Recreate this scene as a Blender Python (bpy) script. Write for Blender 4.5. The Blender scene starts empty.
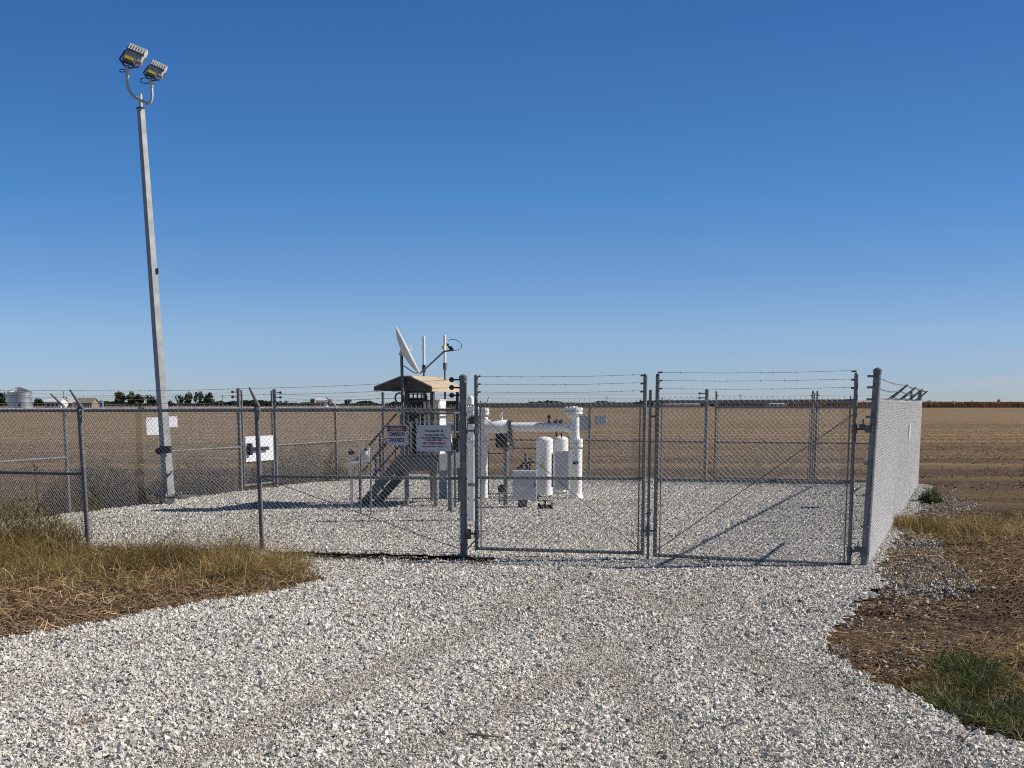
import bpy, math, random
import numpy as np
from mathutils import Vector, Matrix, noise
random.seed(7); rng = np.random.default_rng(11)
SC = bpy.context.scene
COL = SC.collection
R = math.radians

# ------------------------------------------------------------------ camera
F = 1400.0; PITCH = R(9.5); EYE = 1.8; HZ = 404.0
PY = HZ + F*math.tan(PITCH)
cd = bpy.data.cameras.new('camera'); cam = bpy.data.objects.new('camera', cd); COL.objects.link(cam)
cd.sensor_width = 36; cd.lens = 36*F/1024; cd.clip_start = .1; cd.clip_end = 12000
cd.shift_y = (PY-384)/1024
cam.location = (0, 0, EYE); cam.rotation_euler = (R(90)-PITCH, 0, 0)
SC.camera = cam

# the survey of the place: a photographed point and its distance -> metres
def _ray(x, y):
    a = PY-y
    return (x-512, F*math.cos(PITCH)+a*math.sin(PITCH), -F*math.sin(PITCH)+a*math.cos(PITCH))
def G(x, y, z=0.0):
    r = _ray(x, y); t = (z-EYE)/r[2]; return Vector((r[0]*t, r[1]*t, z))
def at(x, y, Y):
    r = _ray(x, y); t = Y/r[1]; return Vector((r[0]*t, Y, EYE+r[2]*t))
def V(*a): return Vector(a)
U = V(math.cos(R(16)), -math.sin(R(16)), 0)      # along the front fence, to the right
N = V(math.sin(R(16)), math.cos(R(16)), 0)       # away from the camera
Z = V(0, 0, 1)

# ------------------------------------------------------------------ light
SUN_E = 36.5
w = bpy.data.worlds.new('World'); SC.world = w; w.use_nodes = True
nt = w.node_tree; bg = nt.nodes['Background']
def nd(t, ty, **k):
    n = t.nodes.new(ty)
    for a, b in k.items(): setattr(n, a, b)
    return n
sky = nd(nt, 'ShaderNodeTexSky', sky_type='NISHITA', sun_disc=False)
sky.sun_elevation = R(SUN_E); sky.sun_rotation = R(82); sky.air_density = 1.0; sky.dust_density = .6; sky.ozone_density = 2.0; sky.altitude = 200
tc = nd(nt, 'ShaderNodeTexCoord'); mp = nd(nt, 'ShaderNodeMapping'); mp.inputs['Scale'].default_value = (1, 1, 2.2); mp.inputs['Location'].default_value = (0, 0, .035)
nt.links.new(tc.outputs['Generated'], mp.inputs['Vector']); nt.links.new(mp.outputs[0], sky.inputs['Vector'])
hs = nd(nt, 'ShaderNodeHueSaturation'); hs.inputs['Saturation'].default_value = 1.07
tint = nd(nt, 'ShaderNodeValToRGB'); te = tint.color_ramp.elements
while len(te) < 6: te.new(.5)
for i, (p, c) in enumerate(((0, (.48, .49, .62)), (.05, (.62, .65, .72)), (.14, (.45, .655, .83)), (.26, (.37, .57, .80)), (.40, (.21, .26, .35)), (.6, (.16, .19, .24)))):
    te[i].position = p; te[i].color = (*c, 1)
sx = nd(nt, 'ShaderNodeSeparateXYZ'); nt.links.new(tc.outputs['Generated'], sx.inputs[0]); nt.links.new(sx.outputs['Z'], tint.inputs[0])
tm = nd(nt, 'ShaderNodeMixRGB', blend_type='MULTIPLY'); tm.inputs[0].default_value = 1; nt.links.new(sky.outputs[0], tm.inputs[1]); nt.links.new(tint.outputs[0], tm.inputs[2])
t2 = nd(nt, 'ShaderNodeMixRGB', blend_type='MULTIPLY'); t2.inputs[0].default_value = 1; t2.inputs[2].default_value = (2, 2, 2, 1); nt.links.new(tm.outputs[0], t2.inputs[1])
nt.links.new(t2.outputs[0], hs.inputs['Color'])
# thin cirrus low over the horizon, mostly to the right
mc = nd(nt, 'ShaderNodeMapping'); mc.inputs['Scale'].default_value = (9, 9, 75)
nt.links.new(tc.outputs['Generated'], mc.inputs['Vector'])
nz = nd(nt, 'ShaderNodeTexNoise'); nz.inputs['Scale'].default_value = 1.4; nz.inputs['Detail'].default_value = 6
nt.links.new(mc.outputs[0], nz.inputs['Vector'])
rp = nd(nt, 'ShaderNodeValToRGB'); rp.color_ramp.elements[0].position = .50; rp.color_ramp.elements[1].position = .66
nt.links.new(nz.outputs['Fac'], rp.inputs[0])
def mrange(t, src, a, b, c=0, d=1):
    m = nd(t, 'ShaderNodeMapRange'); m.inputs[1].default_value = a; m.inputs[2].default_value = b; m.inputs[3].default_value = c; m.inputs[4].default_value = d
    t.links.new(src, m.inputs[0]); return m.outputs[0]
def mth(t, op, a, b):
    m = nd(t, 'ShaderNodeMath', operation=op)
    for i, s in enumerate((a, b)):
        if isinstance(s, (int, float)): m.inputs[i].default_value = s
        else: t.links.new(s, m.inputs[i])
    return m.outputs[0]
low = mrange(nt, sx.outputs['Z'], .008, .040, 1, 0)
rt = mrange(nt, sx.outputs['X'], .12, .30, .05, 1)
cf = mth(nt, 'MULTIPLY', mth(nt, 'MULTIPLY', rp.outputs[0], low), mth(nt, 'MULTIPLY', rt, .75))
mx = nd(nt, 'ShaderNodeMixRGB'); mx.inputs[2].default_value = (6.2, 6.6, 7.4, 1)
nt.links.new(cf, mx.inputs[0]); nt.links.new(hs.outputs[0], mx.inputs[1])
xm = mrange(nt, sx.outputs['X'], -.36, .36, 1.08, .84); cxx = nd(nt, 'ShaderNodeCombineXYZ'); [nt.links.new(xm, cxx.inputs[i]) for i in range(3)]
t3 = nd(nt, 'ShaderNodeMixRGB', blend_type='MULTIPLY'); t3.inputs[0].default_value = 1; nt.links.new(mx.outputs[0], t3.inputs[1]); nt.links.new(cxx.outputs[0], t3.inputs[2])
nt.links.new(t3.outputs[0], bg.inputs[0]); bg.inputs[1].default_value = .079
sd = bpy.data.lights.new('sun', 'SUN'); sd.energy = 5.0; sd.angle = R(.53); sd.color = (1, .935, .845)
so = bpy.data.objects.new('sun', sd); COL.objects.link(so)
so.rotation_euler = V(-math.cos(R(SUN_E))*math.cos(R(8)), -math.cos(R(SUN_E))*math.sin(R(8)), -math.sin(R(SUN_E))).to_track_quat('-Z', 'Y').to_euler()
so.location = (30, 10, 30)
SC.view_settings.view_transform = 'Standard'; SC.view_settings.look = 'None'; SC.view_settings.exposure = .15

# ------------------------------------------------------------------ materials
def mat(name, c, rough=.6, metal=0.0, var=.12, scale=12, bump=0.0, bscale=60, c2=None, spec=.5):
    m = bpy.data.materials.new(name); m.use_nodes = True; t = m.node_tree; b = t.nodes['Principled BSDF']
    b.inputs['Roughness'].default_value = rough; b.inputs['Metallic'].default_value = metal
    b.inputs['Specular IOR Level'].default_value = spec
    co = nd(t, 'ShaderNodeTexCoord'); n = nd(t, 'ShaderNodeTexNoise'); n.inputs['Scale'].default_value = scale; n.inputs['Detail'].default_value = 5
    t.links.new(co.outputs['Object'], n.inputs['Vector'])
    r = nd(t, 'ShaderNodeValToRGB'); e = r.color_ramp.elements
    e[0].position = .3; e[1].position = .7
    e[0].color = (*[v*(1-var) for v in c], 1); e[1].color = (*[min(1, v*(1+var)) for v in (c2 or c)], 1)
    t.links.new(n.outputs['Fac'], r.inputs[0]); t.links.new(r.outputs[0], b.inputs['Base Color'])
    t.links.new(mrange(t, n.outputs['Fac'], .3, .7, max(0, rough-.08), min(1, rough+.1)), b.inputs['Roughness'])
    if bump:
        n2 = nd(t, 'ShaderNodeTexNoise'); n2.inputs['Scale'].default_value = bscale; n2.inputs['Detail'].default_value = 4
        t.links.new(co.outputs['Object'], n2.inputs['Vector'])
        bp = nd(t, 'ShaderNodeBump'); bp.inputs['Strength'].default_value = bump; bp.inputs['Distance'].default_value = .02
        t.links.new(n2.outputs['Fac'], bp.inputs['Height']); t.links.new(bp.outputs[0], b.inputs['Normal'])
    return m
def tonemat(name, stops, rough=.85, spec=.3, transl=0):
    m = bpy.data.materials.new(name); m.use_nodes = True; t = m.node_tree; b = t.nodes['Principled BSDF']
    b.inputs['Roughness'].default_value = rough; b.inputs['Specular IOR Level'].default_value = spec
    a = nd(t, 'ShaderNodeAttribute', attribute_name='tone')
    r = nd(t, 'ShaderNodeValToRGB'); e = r.color_ramp.elements
    while len(e) < len(stops): e.new(.5)
    for i, (p, c) in enumerate(stops): e[i].position = p; e[i].color = (*c, 1)
    t.links.new(a.outputs['Fac'], r.inputs[0]); t.links.new(r.outputs[0], b.inputs['Base Color'])
    if transl:
        tr = nd(t, 'ShaderNodeBsdfTranslucent'); t.links.new(r.outputs[0], tr.inputs[0])
        mxs = nd(t, 'ShaderNodeMixShader'); mxs.inputs[0].default_value = transl
        t.links.new(b.outputs[0], mxs.inputs[1]); t.links.new(tr.outputs[0], mxs.inputs[2])
        t.links.new(mxs.outputs[0], t.nodes['Material Output'].inputs[0])
    return m
M = {}
M['galv'] = mat('galvanised_steel', (.185, .192, .196), .5, .25, .25, 9, .15, 40)
M['pole'] = mat('bright_galvanised_steel', (.36, .37, .37), .5, .3, .18, 5, .1, 40)
M['galv_dark'] = mat('weathered_galvanised_steel', (.11, .12, .125), .55, .2, .25, 10)
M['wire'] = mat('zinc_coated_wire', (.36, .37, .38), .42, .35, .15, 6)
M['wire_sunlit'] = mat('sunlit_zinc_wire', (.92, .93, .93), .38, .0, .08, 6)  # same zinc wire; the right fence's sun glare put into a paler colour
M['barb'] = mat('barbed_wire_steel', (.13, .13, .135), .55, .2, .2, 8)
M['white'] = mat('white_pipe_paint', (.88, .88, .85), .5, 0, .07, 3.5, .03)
M['white2'] = mat('weathered_white_paint', (.68, .69, .68), .5, 0, .08, 7)
M['cab'] = mat('grey_enclosure_paint', (.52, .54, .56), .45, 0, .05, 5)
M['grey'] = mat('grey_painted_steel', (.115, .125, .135), .55, .1, .2, 8)
M['dark'] = mat('dark_painted_steel', (.035, .04, .045), .5, .1, .3, 9)
M['black'] = mat('black_rubber', (.015, .015, .016), .6, 0, .3, 9)
M['tan'] = mat('tan_roof_metal', (.52, .41, .29), .55, 0, .08, 6)
M['brown'] = mat('brown_fascia', (.075, .06, .045), .6, 0, .1, 7)
M['white_shaded'] = mat('shaded_white_pipe', (.22, .32, .36), .5, 0, .1, 7)  # the white pipe run carried on, its blue-grey shade put into the colour
M['concrete'] = mat('concrete', (.40, .39, .37), .85, 0, .15, 15, .4, 80)
M['yellow'] = mat('yellow_label', (.62, .50, .03), .5, 0, .05)
M['sign'] = mat('white_sign_face', (.66, .68, .72), .45, 0, .04, 4)
M['sred'] = mat('sign_red', (.50, .012, .015), .5, 0, .05)
M['sblack'] = mat('sign_black', (.012, .012, .014), .5, 0, .1)
M['sblue'] = mat('sign_blue', (.02, .035, .09), .5, 0, .1)
M['red'] = mat('red_paint', (.6, .03, .02), .5, 0, .1)
M['alu'] = mat('cast_aluminium', (.60, .60, .59), .5, .1, .12, 10)
M['glass'] = mat('lamp_glass', (.30, .33, .36), .15, 0, .1)
M['bin'] = mat('corrugated_steel', (.50, .52, .54), .35, .7, .12, .6)
M['hwall'] = mat('white_siding', (.72, .72, .70), .7, 0, .06, .5)
M['hroof'] = mat('pale_metal_roof', (.62, .63, .66), .5, 0, .06, .5)
M['hroofd'] = mat('brown_shingle_roof', (.20, .18, .15), .85, 0, .15, .5)
M['hwin'] = mat('window_glass', (.04, .05, .06), .2)
M['wood'] = mat('weathered_wood', (.25, .20, .15), .85, 0, .2, 3)
M['bark'] = mat('bark', (.09, .075, .06), .9, 0, .2, 3)
M['stone'] = tonemat('crushed_limestone', [(0, (.045, .041, .036)), (.12, (.18, .166, .145)), (.35, (.46, .44, .40)), (.7, (.69, .665, .61)), (.93, (.87, .845, .785)), (1, (.54, .45, .34))], .8)
M['clod'] = tonemat('soil_clods', [(0, (.035, .024, .018)), (.5, (.090, .060, .042)), (.85, (.16, .108, .072)), (1, (.33, .25, .16))], 1.0, .0)
M['straw'] = tonemat('straw', [(0, (.10, .06, .035)), (.4, (.22, .14, .08)), (.75, (.38, .26, .14)), (1, (.58, .44, .27))], .8, .3)
M['grass'] = tonemat('dry_grass', [(0, (.09, .045, .02)), (.25, (.19, .11, .045)), (.42, (.105, .115, .028)), (.55, (.17, .145, .035)), (.66, (.40, .29, .09)), (1, (.75, .58, .30))], .75, .3, .25)
M['ggrass'] = tonemat('green_grass', [(0, (.020, .028, .008)), (.40, (.045, .075, .015)), (.75, (.10, .14, .03)), (.9, (.22, .20, .08)), (1, (.42, .34, .18))], .6, .4, .3)
M['weed'] = tonemat('weed', [(0, (.06, .05, .038)), (.5, (.13, .11, .075)), (1, (.30, .25, .17))], .85, .2, .2)
M['corn'] = tonemat('ripe_corn', [(0, (.34, .21, .10)), (.5, (.52, .34, .16)), (1, (.70, .48, .25))], .9, .1)
M['leaf0'] = tonemat('olive_leaves', [(0, (.03, .035, .012)), (.5, (.085, .085, .02)), (1, (.17, .145, .035))], .8, .2, .2)
M['leaf1'] = tonemat('dark_leaves', [(0, (.015, .022, .012)), (.5, (.03, .042, .02)), (1, (.06, .07, .03))], .8, .2, .2)
M['leaf2'] = tonemat('grey_green_leaves', [(0, (.04, .045, .035)), (.5, (.075, .085, .055)), (1, (.13, .13, .09))], .8, .2, .2)

# ------------------------------------------------------------------ helpers
def setp(o, label=None, cat=None, group=None, kind=None):
    if label: o['label'] = label
    if cat: o['category'] = cat
    if group: o['group'] = group
    if kind: o['kind'] = kind
    return o
def thing(name, loc, label, cat, group=None):
    o = bpy.data.objects.new(name, None); COL.objects.link(o); o.location = loc; o.empty_display_size = .2
    return setp(o, label, cat, group)
def origin(o):
    p = Vector((0, 0, 0))
    while o is not None: p = p+o.location; o = o.parent
    return p
def link(name, me, m, parent=None):
    me.materials.append(m); o = bpy.data.objects.new(name, me); COL.objects.link(o)
    if parent is not None: o.parent = parent
    return o
class MB:
    def __init__(s): s.v = []; s.f = []
    def add(s, vs, fs):
        b = len(s.v); s.v += [Vector(p) for p in vs]; s.f += [tuple(b+i for i in f) for f in fs]; return s
    def box(s, c, d, ax=(V(1, 0, 0), V(0, 1, 0), V(0, 0, 1))):
        c = Vector(c); a, b, e = [Vector(ax[i])*d[i]/2 for i in range(3)]
        vs = [c+a*i+b*j+e*k for k in (-1, 1) for j in (-1, 1) for i in (-1, 1)]
        return s.add(vs, [(0, 2, 3, 1), (4, 5, 7, 6), (0, 1, 5, 4), (2, 6, 7, 3), (0, 4, 6, 2), (1, 3, 7, 5)])
    def tube(s, pts, r, n=10, cap=True):
        pts = [Vector(p) for p in pts]; rs = r if isinstance(r, (list, tuple)) else [r]*len(pts)
        rings = []; prev = None
        for i, p in enumerate(pts):
            d = (pts[min(i+1, len(pts)-1)]-pts[max(i-1, 0)]).normalized()
            if prev is None:
                a = d.cross(V(0, 0, 1) if abs(d.z) < .9 else V(1, 0, 0)).normalized()
            else: a = (prev-d*prev.dot(d)).normalized()
            prev = a; b = d.cross(a)
            rings.append([p+(a*math.cos(2*math.pi*k/n+math.pi/n)+b*math.sin(2*math.pi*k/n+math.pi/n))*rs[i] for k in range(n)])
        fs = []
        for i in range(len(rings)-1):
            for k in range(n):
                k2 = (k+1) % n; fs.append((i*n+k, i*n+k2, (i+1)*n+k2, (i+1)*n+k))
        if cap: fs += [tuple(range(n-1, -1, -1)), tuple((len(rings)-1)*n+k for k in range(n))]
        return s.add([v for g in rings for v in g], fs)
    def dome(s, c, r, h, n=20, m=5):
        c = Vector(c); rr = [r*math.cos(math.pi/2*i/m) for i in range(m)]+[r*.02]
        pp = [c+Z*h*math.sin(math.pi/2*i/m) for i in range(m)]+[c+Z*h]
        return s.tube(pp, rr, n)
    def prism(s, poly, d):
        n = len(poly); d = Vector(d); vs = [Vector(p) for p in poly]+[Vector(p)+d for p in poly]
        return s.add(vs, [tuple(range(n-1, -1, -1)), tuple(range(n, 2*n))]+[(i, (i+1) % n, n+(i+1) % n, n+i) for i in range(n)])
    def build(s, name, m, parent=None, smooth=True, bevel=0):
        o0 = origin(parent); me = bpy.data.meshes.new(name)
        me.from_pydata([v-o0 for v in s.v], [], s.f); me.update()
        me.shade_smooth() if smooth else me.shade_flat()
        o = link(name, me, m, parent)
        if smooth:
            es = np.zeros(len(me.edges), dtype=bool)
            import bmesh
            bm = bmesh.new(); bm.from_mesh(me); bmesh.ops.recalc_face_normals(bm, faces=bm.faces)
            for e in bm.edges: e.smooth = len(e.link_faces) == 2 and e.calc_face_angle(0) < R(38)
            bm.to_mesh(me); bm.free()
        if bevel:
            md = o.modifiers.new('bevel', 'BEVEL'); md.width = bevel; md.segments = 2; md.limit_method = 'ANGLE'
        return o
def npmesh(name, verts, nv_per_face, loops, m, parent=None, tone=None, smooth=False):
    me = bpy.data.meshes.new(name); nv = len(verts); nf = len(loops)//nv_per_face
    o0 = origin(parent)
    me.vertices.add(nv); me.vertices.foreach_set('co', (np.asarray(verts, dtype=np.float32)-np.array(o0, dtype=np.float32)).ravel())
    me.loops.add(len(loops)); me.loops.foreach_set('vertex_index', np.asarray(loops, dtype=np.int32))
    me.polygons.add(nf); me.polygons.foreach_set('loop_start', np.arange(0, nf*nv_per_face, nv_per_face, dtype=np.int32))
    me.polygons.foreach_set('use_smooth', np.full(nf, smooth, dtype=bool))
    me.update(calc_edges=True)
    if tone is not None:
        a = me.attributes.new('tone', 'FLOAT', 'POINT'); a.data.foreach_set('value', np.asarray(tone, dtype=np.float32))
    return link(name, me, m, parent)

# chain link: two families of real wires crossing at the diamond, and twisted ends standing above the rail
def fabric(parent, p0, p1, z0, z1, s=.060, r=.0015, name='chain_link_mesh', spikes=True, wave=0.0, hooks=False, off_=.95, m='wire'):
    p0 = V(p0[0], p0[1], 0); p1 = V(p1[0], p1[1], 0); L = (p1-p0).length; d = (p1-p0)/L; nrm = V(-d.y, d.x, 0); H = z1-z0
    segs = []
    sl = 1.0
    k = -H/sl
    a = np.arange(-H, L, s)
    for x in a:                                    # rising
        xa, za = x, 0; xb, zb = x+H, H
        if xa < 0: za = -xa; xa = 0
        if xb > L: zb = H-(xb-L); xb = L
        if xb-xa > .01: segs.append((xa, za, xb, zb, 1))
        xa, za = x, H; xb, zb = x+H, 0
        if xa < 0: za = H+xa; xa = 0
        if xb > L: zb = xb-L; xb = L
        if xb-xa > .01: segs.append((xa, za, xb, zb, -1))
    if spikes:
        for x in np.arange(s/2, L-.01, s):
            segs.append((x-.006, H-.004, x+.002, H+.028, 1)); segs.append((x+.006, H-.004, x-.004, H+.030, -1))
    if hooks:                                      # the short bends where neighbouring pickets lock together, proud of the plane
        for i, z in enumerate(np.arange(s/2, H, s/2)):
            for x in np.arange((i % 2)*s/2, L, s): segs.append((x-.012, z-.001, x+.012, z+.001, 3.0))
    S = np.array(segs); nS = len(S); vs = np.zeros((nS, 8, 3)); 
    D = np.array(d); Nn = np.array(nrm); P = np.array(p0)
    off = S[:, 4]*r*off_
    A = P+S[:, 0:1]*D+off[:, None]*Nn; A[:, 2] = z0+S[:, 1]
    B = P+S[:, 2:3]*D+off[:, None]*Nn; B[:, 2] = z0+S[:, 3]
    if wave:
        A += (np.sin(A[:, 0]*1.7+A[:, 2]*2)*wave)[:, None]*Nn
    T = B-A; T /= np.linalg.norm(T, axis=1)[:, None]; C = np.cross(T, Nn)
    rr = np.where(S[:, 4] > 2.5, .0046, r)[:, None]
    for i, (ca, cb) in enumerate(((1, 0), (0, 1), (-1, 0), (0, -1))):
        vs[:, i] = A+rr*(ca*Nn+cb*C); vs[:, 4+i] = B+rr*(ca*Nn+cb*C)
    base = (np.arange(nS)*8)[:, None]
    q = np.array([0, 1, 5, 4, 1, 2, 6, 5, 2, 3, 7, 6, 3, 0, 4, 7])
    return npmesh(name, vs.reshape(-1, 3), 4, (base+q).ravel(), M[m], parent, smooth=True)
def strand(parent, p0, p1, sag=.015, r=.0024):
    p0 = Vector(p0); p1 = Vector(p1); L = (p1-p0).length; n = max(3, int(L/.6)); b = MB()
    P = lambda t: p0.lerp(p1, t)-Z*(sag*4*t*(1-t))
    b.tube([P(i/n) for i in range(n+1)], r, 4)
    d = (p1-p0).normalized(); k = int(L/.125)
    for i in range(1, k):
        c = P(i/k+random.uniform(-.1, .1)/k)
        for _ in range(2):
            a = Vector((random.gauss(0, 1), random.gauss(0, 1), random.gauss(0, 1))); a = (a-d*a.dot(d)*.7).normalized()*.013
            b.tube([c-a, c+a], .0014, 3)
    return b.build('barbed_wire', M['barb'], parent, False)
def post(parent, p, r, h, name='post', lean=(0, 0), cap=True):
    b = MB(); p = V(p[0], p[1], 0); t = p+V(lean[0], lean[1], h)
    b.tube([p-Z*.1, t], r, 16)
    if cap: b.tube([t-Z*.035, t, t+Z*.012, t+Z*.024], [r*1.12, r*1.12, r*.8, r*.15], 16)
    return b.build(name, M['galv'], parent)
def rail(parent, a, b_, r=.0205, name='rail', m='galv'):
    return MB().tube([a, b_], r, 12).build(name, M[m], parent)
def band(parent, p, z, r, name='clamp_band'):
    return MB().tube([V(p[0], p[1], z-.012), V(p[0], p[1], z+.012)], r*1.16, 16).build(name, M['galv'], parent)
def armf(parent, p, z, out, name='barbed_wire_arm'):
    a = V(p[0], p[1], z); tip = a+out*.25+Z*.23
    MB().tube([a-Z*.05, a+Z*.02, tip], [.033, .024, .011], 8).build(name, M['galv'], parent)
    return [a+(tip-a)*t for t in (.30, .64, .97)]

# ------------------------------------------------------------------ the fence plan
FR = V(3.94, 15.59, 0); GL = V(-.57, 16.63, 0)
fd = (GL-FR).normalized()                          # runs left along the front
fn = V(fd.y, -fd.x, 0)*1.0
if fn.y > 0: fn = -fn                              # outward (towards the camera)
def on(p0, p1, px):                                # where a photographed column meets a fence line
    k = (px-512)/F; c = math.cos(PITCH); d = p1-p0
    return p0+d*((k*(p0.y*c+EYE*math.sin(PITCH))-p0.x)/(d.x-k*c*d.y))
FC = FR+fd*((GL-FR).length+2.62)
FC = on(FR, GL, 262.5); FD = on(FR, GL, 88.5)
FE = FD+fd*3.35
L66 = V(-7.40, 23.25, 0); BL = V(-3.27, 36.0, 0); BR = V(8.90, 31.0, 0)
L66 = on(L66, BL, 69.5); ld = (BL-L66).normalized()
FE = L66-ld*((L66-FE).length)                      # the hidden front left corner on both lines
FE = V(-8.62, 18.55, 0)
lout = V(-ld.y, ld.x, 0)
rd = (BR-FR).normalized(); rout = V(rd.y, -rd.x, 0)
bd = (BR-BL).normalized(); bout = V(-bd.y, bd.x, 0)
if bout.y < 0: bout = -bout
HT = 1.76

# ---- front fence, left of the gates
ff = thing('chain_link_fence', GL.lerp(FE, .5), 'front chain-link fence left of the gates, angled barbed wire arms, carrying the danger sign', 'fence')
post(ff, GL, .045, 2.12, 'terminal_post')
post(ff, FC, .029, 1.76, 'line_post', (-.02, 0)); post(ff, FD, .029, 1.74, 'line_post', (-.03, 0)); post(ff, FE, .036, 2.1, 'corner_post')
rail(ff, GL+Z*1.73, FE+Z*1.71, name='top_rail'); rail(ff, GL+Z*.93, FC+Z*.93, .019, 'brace_rail'); rail(ff, FD+Z*.93, FE+Z*.95, .019, 'brace_rail')
MB().tube([GL+V(0, -.03, .08), FC+V(0, -.03, .92)], .005, 6).build('truss_rod', M['galv'], ff)
MB().tube([GL+V(0, 0, .05), FE+V(0, 0, .05)], .003, 5).build('tension_wire', M['wire'], ff)
fabric(ff, GL+fn*.035, FE+fn*.035, .04, HT)
for z in (.15, .5, .93, 1.3, 1.68): band(ff, GL, z, .045)
pts = []
for p, z in ((FC, 1.76), (FD, 1.74)): pts.append(armf(ff, p, z, fn))
disc = [GL+V(-.135, -.01, z) for z in (1.90, 1.99, 2.08)]
for k in range(3):
    d_ = disc[k]
    bb = MB(); bb.tube([d_+V(0, -.022, 0), d_+V(0, .022, 0)], [.03, .03], 14).tube([d_, GL+V(-.02, 0, d_.z)], .010, 8)
    bb.build('wire_tensioner', M['dark'], ff)
    strand(ff, d_, pts[0][k]); strand(ff, pts[0][k], pts[1][k]); strand(ff, pts[1][k], FE+V(0, 0, 1.82+.1*k))

# ---- right fence
rf = thing('chain_link_fence', FR.lerp(BR, .5), 'right side chain-link fence seen at a steep angle, its mesh bright in the sun', 'fence')
post(rf, FR, .043, 2.17, 'terminal_post', (.06, 0)); post(rf, BR, .040, 2.08, 'corner_post')
fabric(rf, BR+rout*.05, FR+rout*.05+rd*.05, .03, 1.84, s=.074, r=.0016, hooks=True, off_=1.5, m='wire_sunlit')
rail(rf, FR+Z*1.80, BR+Z*1.78, name='top_rail')
rail(rf, FR+Z*.98, FR+rd*2.7+Z*.98, .019, 'brace_rail'); rail(rf, BR+Z*.95, BR-rd*3+Z*.95, .019, 'brace_rail')
arms = []
rp_ = [on(FR, BR, x) for x in (881.5, 893, 902, 909.5)]
for p in rp_:
    post(rf, p, .029, 1.82, 'line_post'); arms.append(armf(rf, p, 1.82, rout))
for k in range(3):
    z0 = (1.88, 1.99, 2.11)[k]; strand(rf, FR+V(.03, 0, z0), arms[0][k], .03, .0032)
    for i in range(len(arms)-1): strand(rf, arms[i][k], arms[i+1][k], .02, .0030)
    strand(rf, arms[-1][k], BR+V(0, 0, z0-.02), .02, .003)
for z in (.12, .45, .8, 1.15, 1.5, 1.66, 1.85, 1.98, 2.1): band(rf, FR, z, .043)
MB().tube([FR+rout*.06+Z*.05, BR+rout*.06+Z*.05], .003, 5).build('tension_wire', M['wire'], rf)

# ---- left fence with the walk gate
g1 = on(L66, BL, 241.5); g2 = on(L66, BL, 277); l335 = on(L66, BL, 337); lp = on(L66, BL, 166)
lf = thing('chain_link_fence', L66.lerp(g1, .5), 'left side chain-link fence in front of the walk gate, running behind the light pole', 'fence')
for p, r_, h_ in ((L66, .029, 1.74), (lp, .029, 1.74)): post(lf, p, r_, h_, 'line_post')
post(lf, g1, .036, 2.1, 'terminal_post')
for z in (.4, 1.0, 1.55): band(lf, g1, z, .036)
rail(lf, FE+Z*1.72, g1+Z*1.72, name='top_rail')
rail(lf, FE+Z*.93, L66+Z*.93, .019, 'brace_rail'); rail(lf, lp+Z*.93, g1+Z*.93, .019, 'brace_rail')
fabric(lf, FE+lout*.03, g1+lout*.03, .03, HT)
aL = [armf(lf, p, 1.74, lout) for p in (L66, lp)]
for k in range(3):
    z0 = 1.84+.1*k
    strand(lf, FE+Z*z0, aL[0][k]); strand(lf, aL[0][k], aL[1][k]); strand(lf, aL[1][k], g1+V(-.06, 0, z0))
    MB().tube([g1+V(-.12, -.02, z0), g1+V(-.12, .02, z0)], .028, 12).tube([g1+V(-.12, 0, z0), g1+V(0, 0, z0)], .009, 6).build('wire_tensioner', M['grey'], lf)
lb = thing('chain_link_fence', g2.lerp(BL, .5), 'left side chain-link fence beyond the walk gate, reaching the far left corner', 'fence')
post(lb, g2, .036, 2.1, 'terminal_post'); post(lb, l335, .029, 1.74, 'line_post'); post(lb, BL, .036, 2.08, 'corner_post')
rail(lb, g2+Z*1.72, BL+Z*1.72, name='top_rail'); rail(lb, g2+Z*.93, BL+Z*.93, .019, 'brace_rail')
fabric(lb, g2+lout*.03, BL+lout*.03, .03, HT)
aB = armf(lb, l335, 1.74, lout)
for k in range(3):
    z0 = 1.84+.1*k
    strand(lb, g2+V(.05, 0, z0), aB[k]); strand(lb, aB[k], BL+Z*z0)
    MB().tube([g2+V(.13, -.02, z0), g2+V(.13, .02, z0)], .028, 12).tube([g2+V(.13, 0, z0), g2+V(0, 0, z0)], .009, 6).build('wire_tensioner', M['grey'], lb)
# walk gate
wg = thing('walk_gate', g1.lerp(g2, .5), 'narrow walk gate in the left fence with a white plate and black push bar', 'gate')
a_ = g1+ld*.13; b_ = g2-ld*.13
fb = MB()
for p in (a_, b_): fb.tube([p+Z*.12, p+Z*2.08], .021, 10)
for z in (.14, 1.72): fb.tube([a_+Z*z, b_+Z*z], .019, 10)
fb.build('gate_frame', M['galv'], wg)
fabric(wg, a_+lout*.02, b_+lout*.02, .14, 1.72)
sd_ = -lout*.03
pl = MB(); cpl = a_.lerp(b_, .5)+sd_+Z*.88; wpl = (b_-a_).length-.1
pl.box(cpl, (wpl, .006, .52), (ld, lout, Z)); pl.build('guard_plate', M['sign'], wg, False)
pb = MB(); pb.box(cpl+sd_*1.6-ld*.12*wpl, (wpl*.72, .05, .07), (ld, lout, Z)); pb.box(cpl+sd_*1.6-ld*.42*wpl, (.10, .07, .24), (ld, lout, Z))
pb.build('push_bar', M['sblack'], wg, False)
MB().tube([g1+Z*1.0, a_+Z*1.0], .02, 8).build('hinge', M['galv'], wg)

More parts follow.
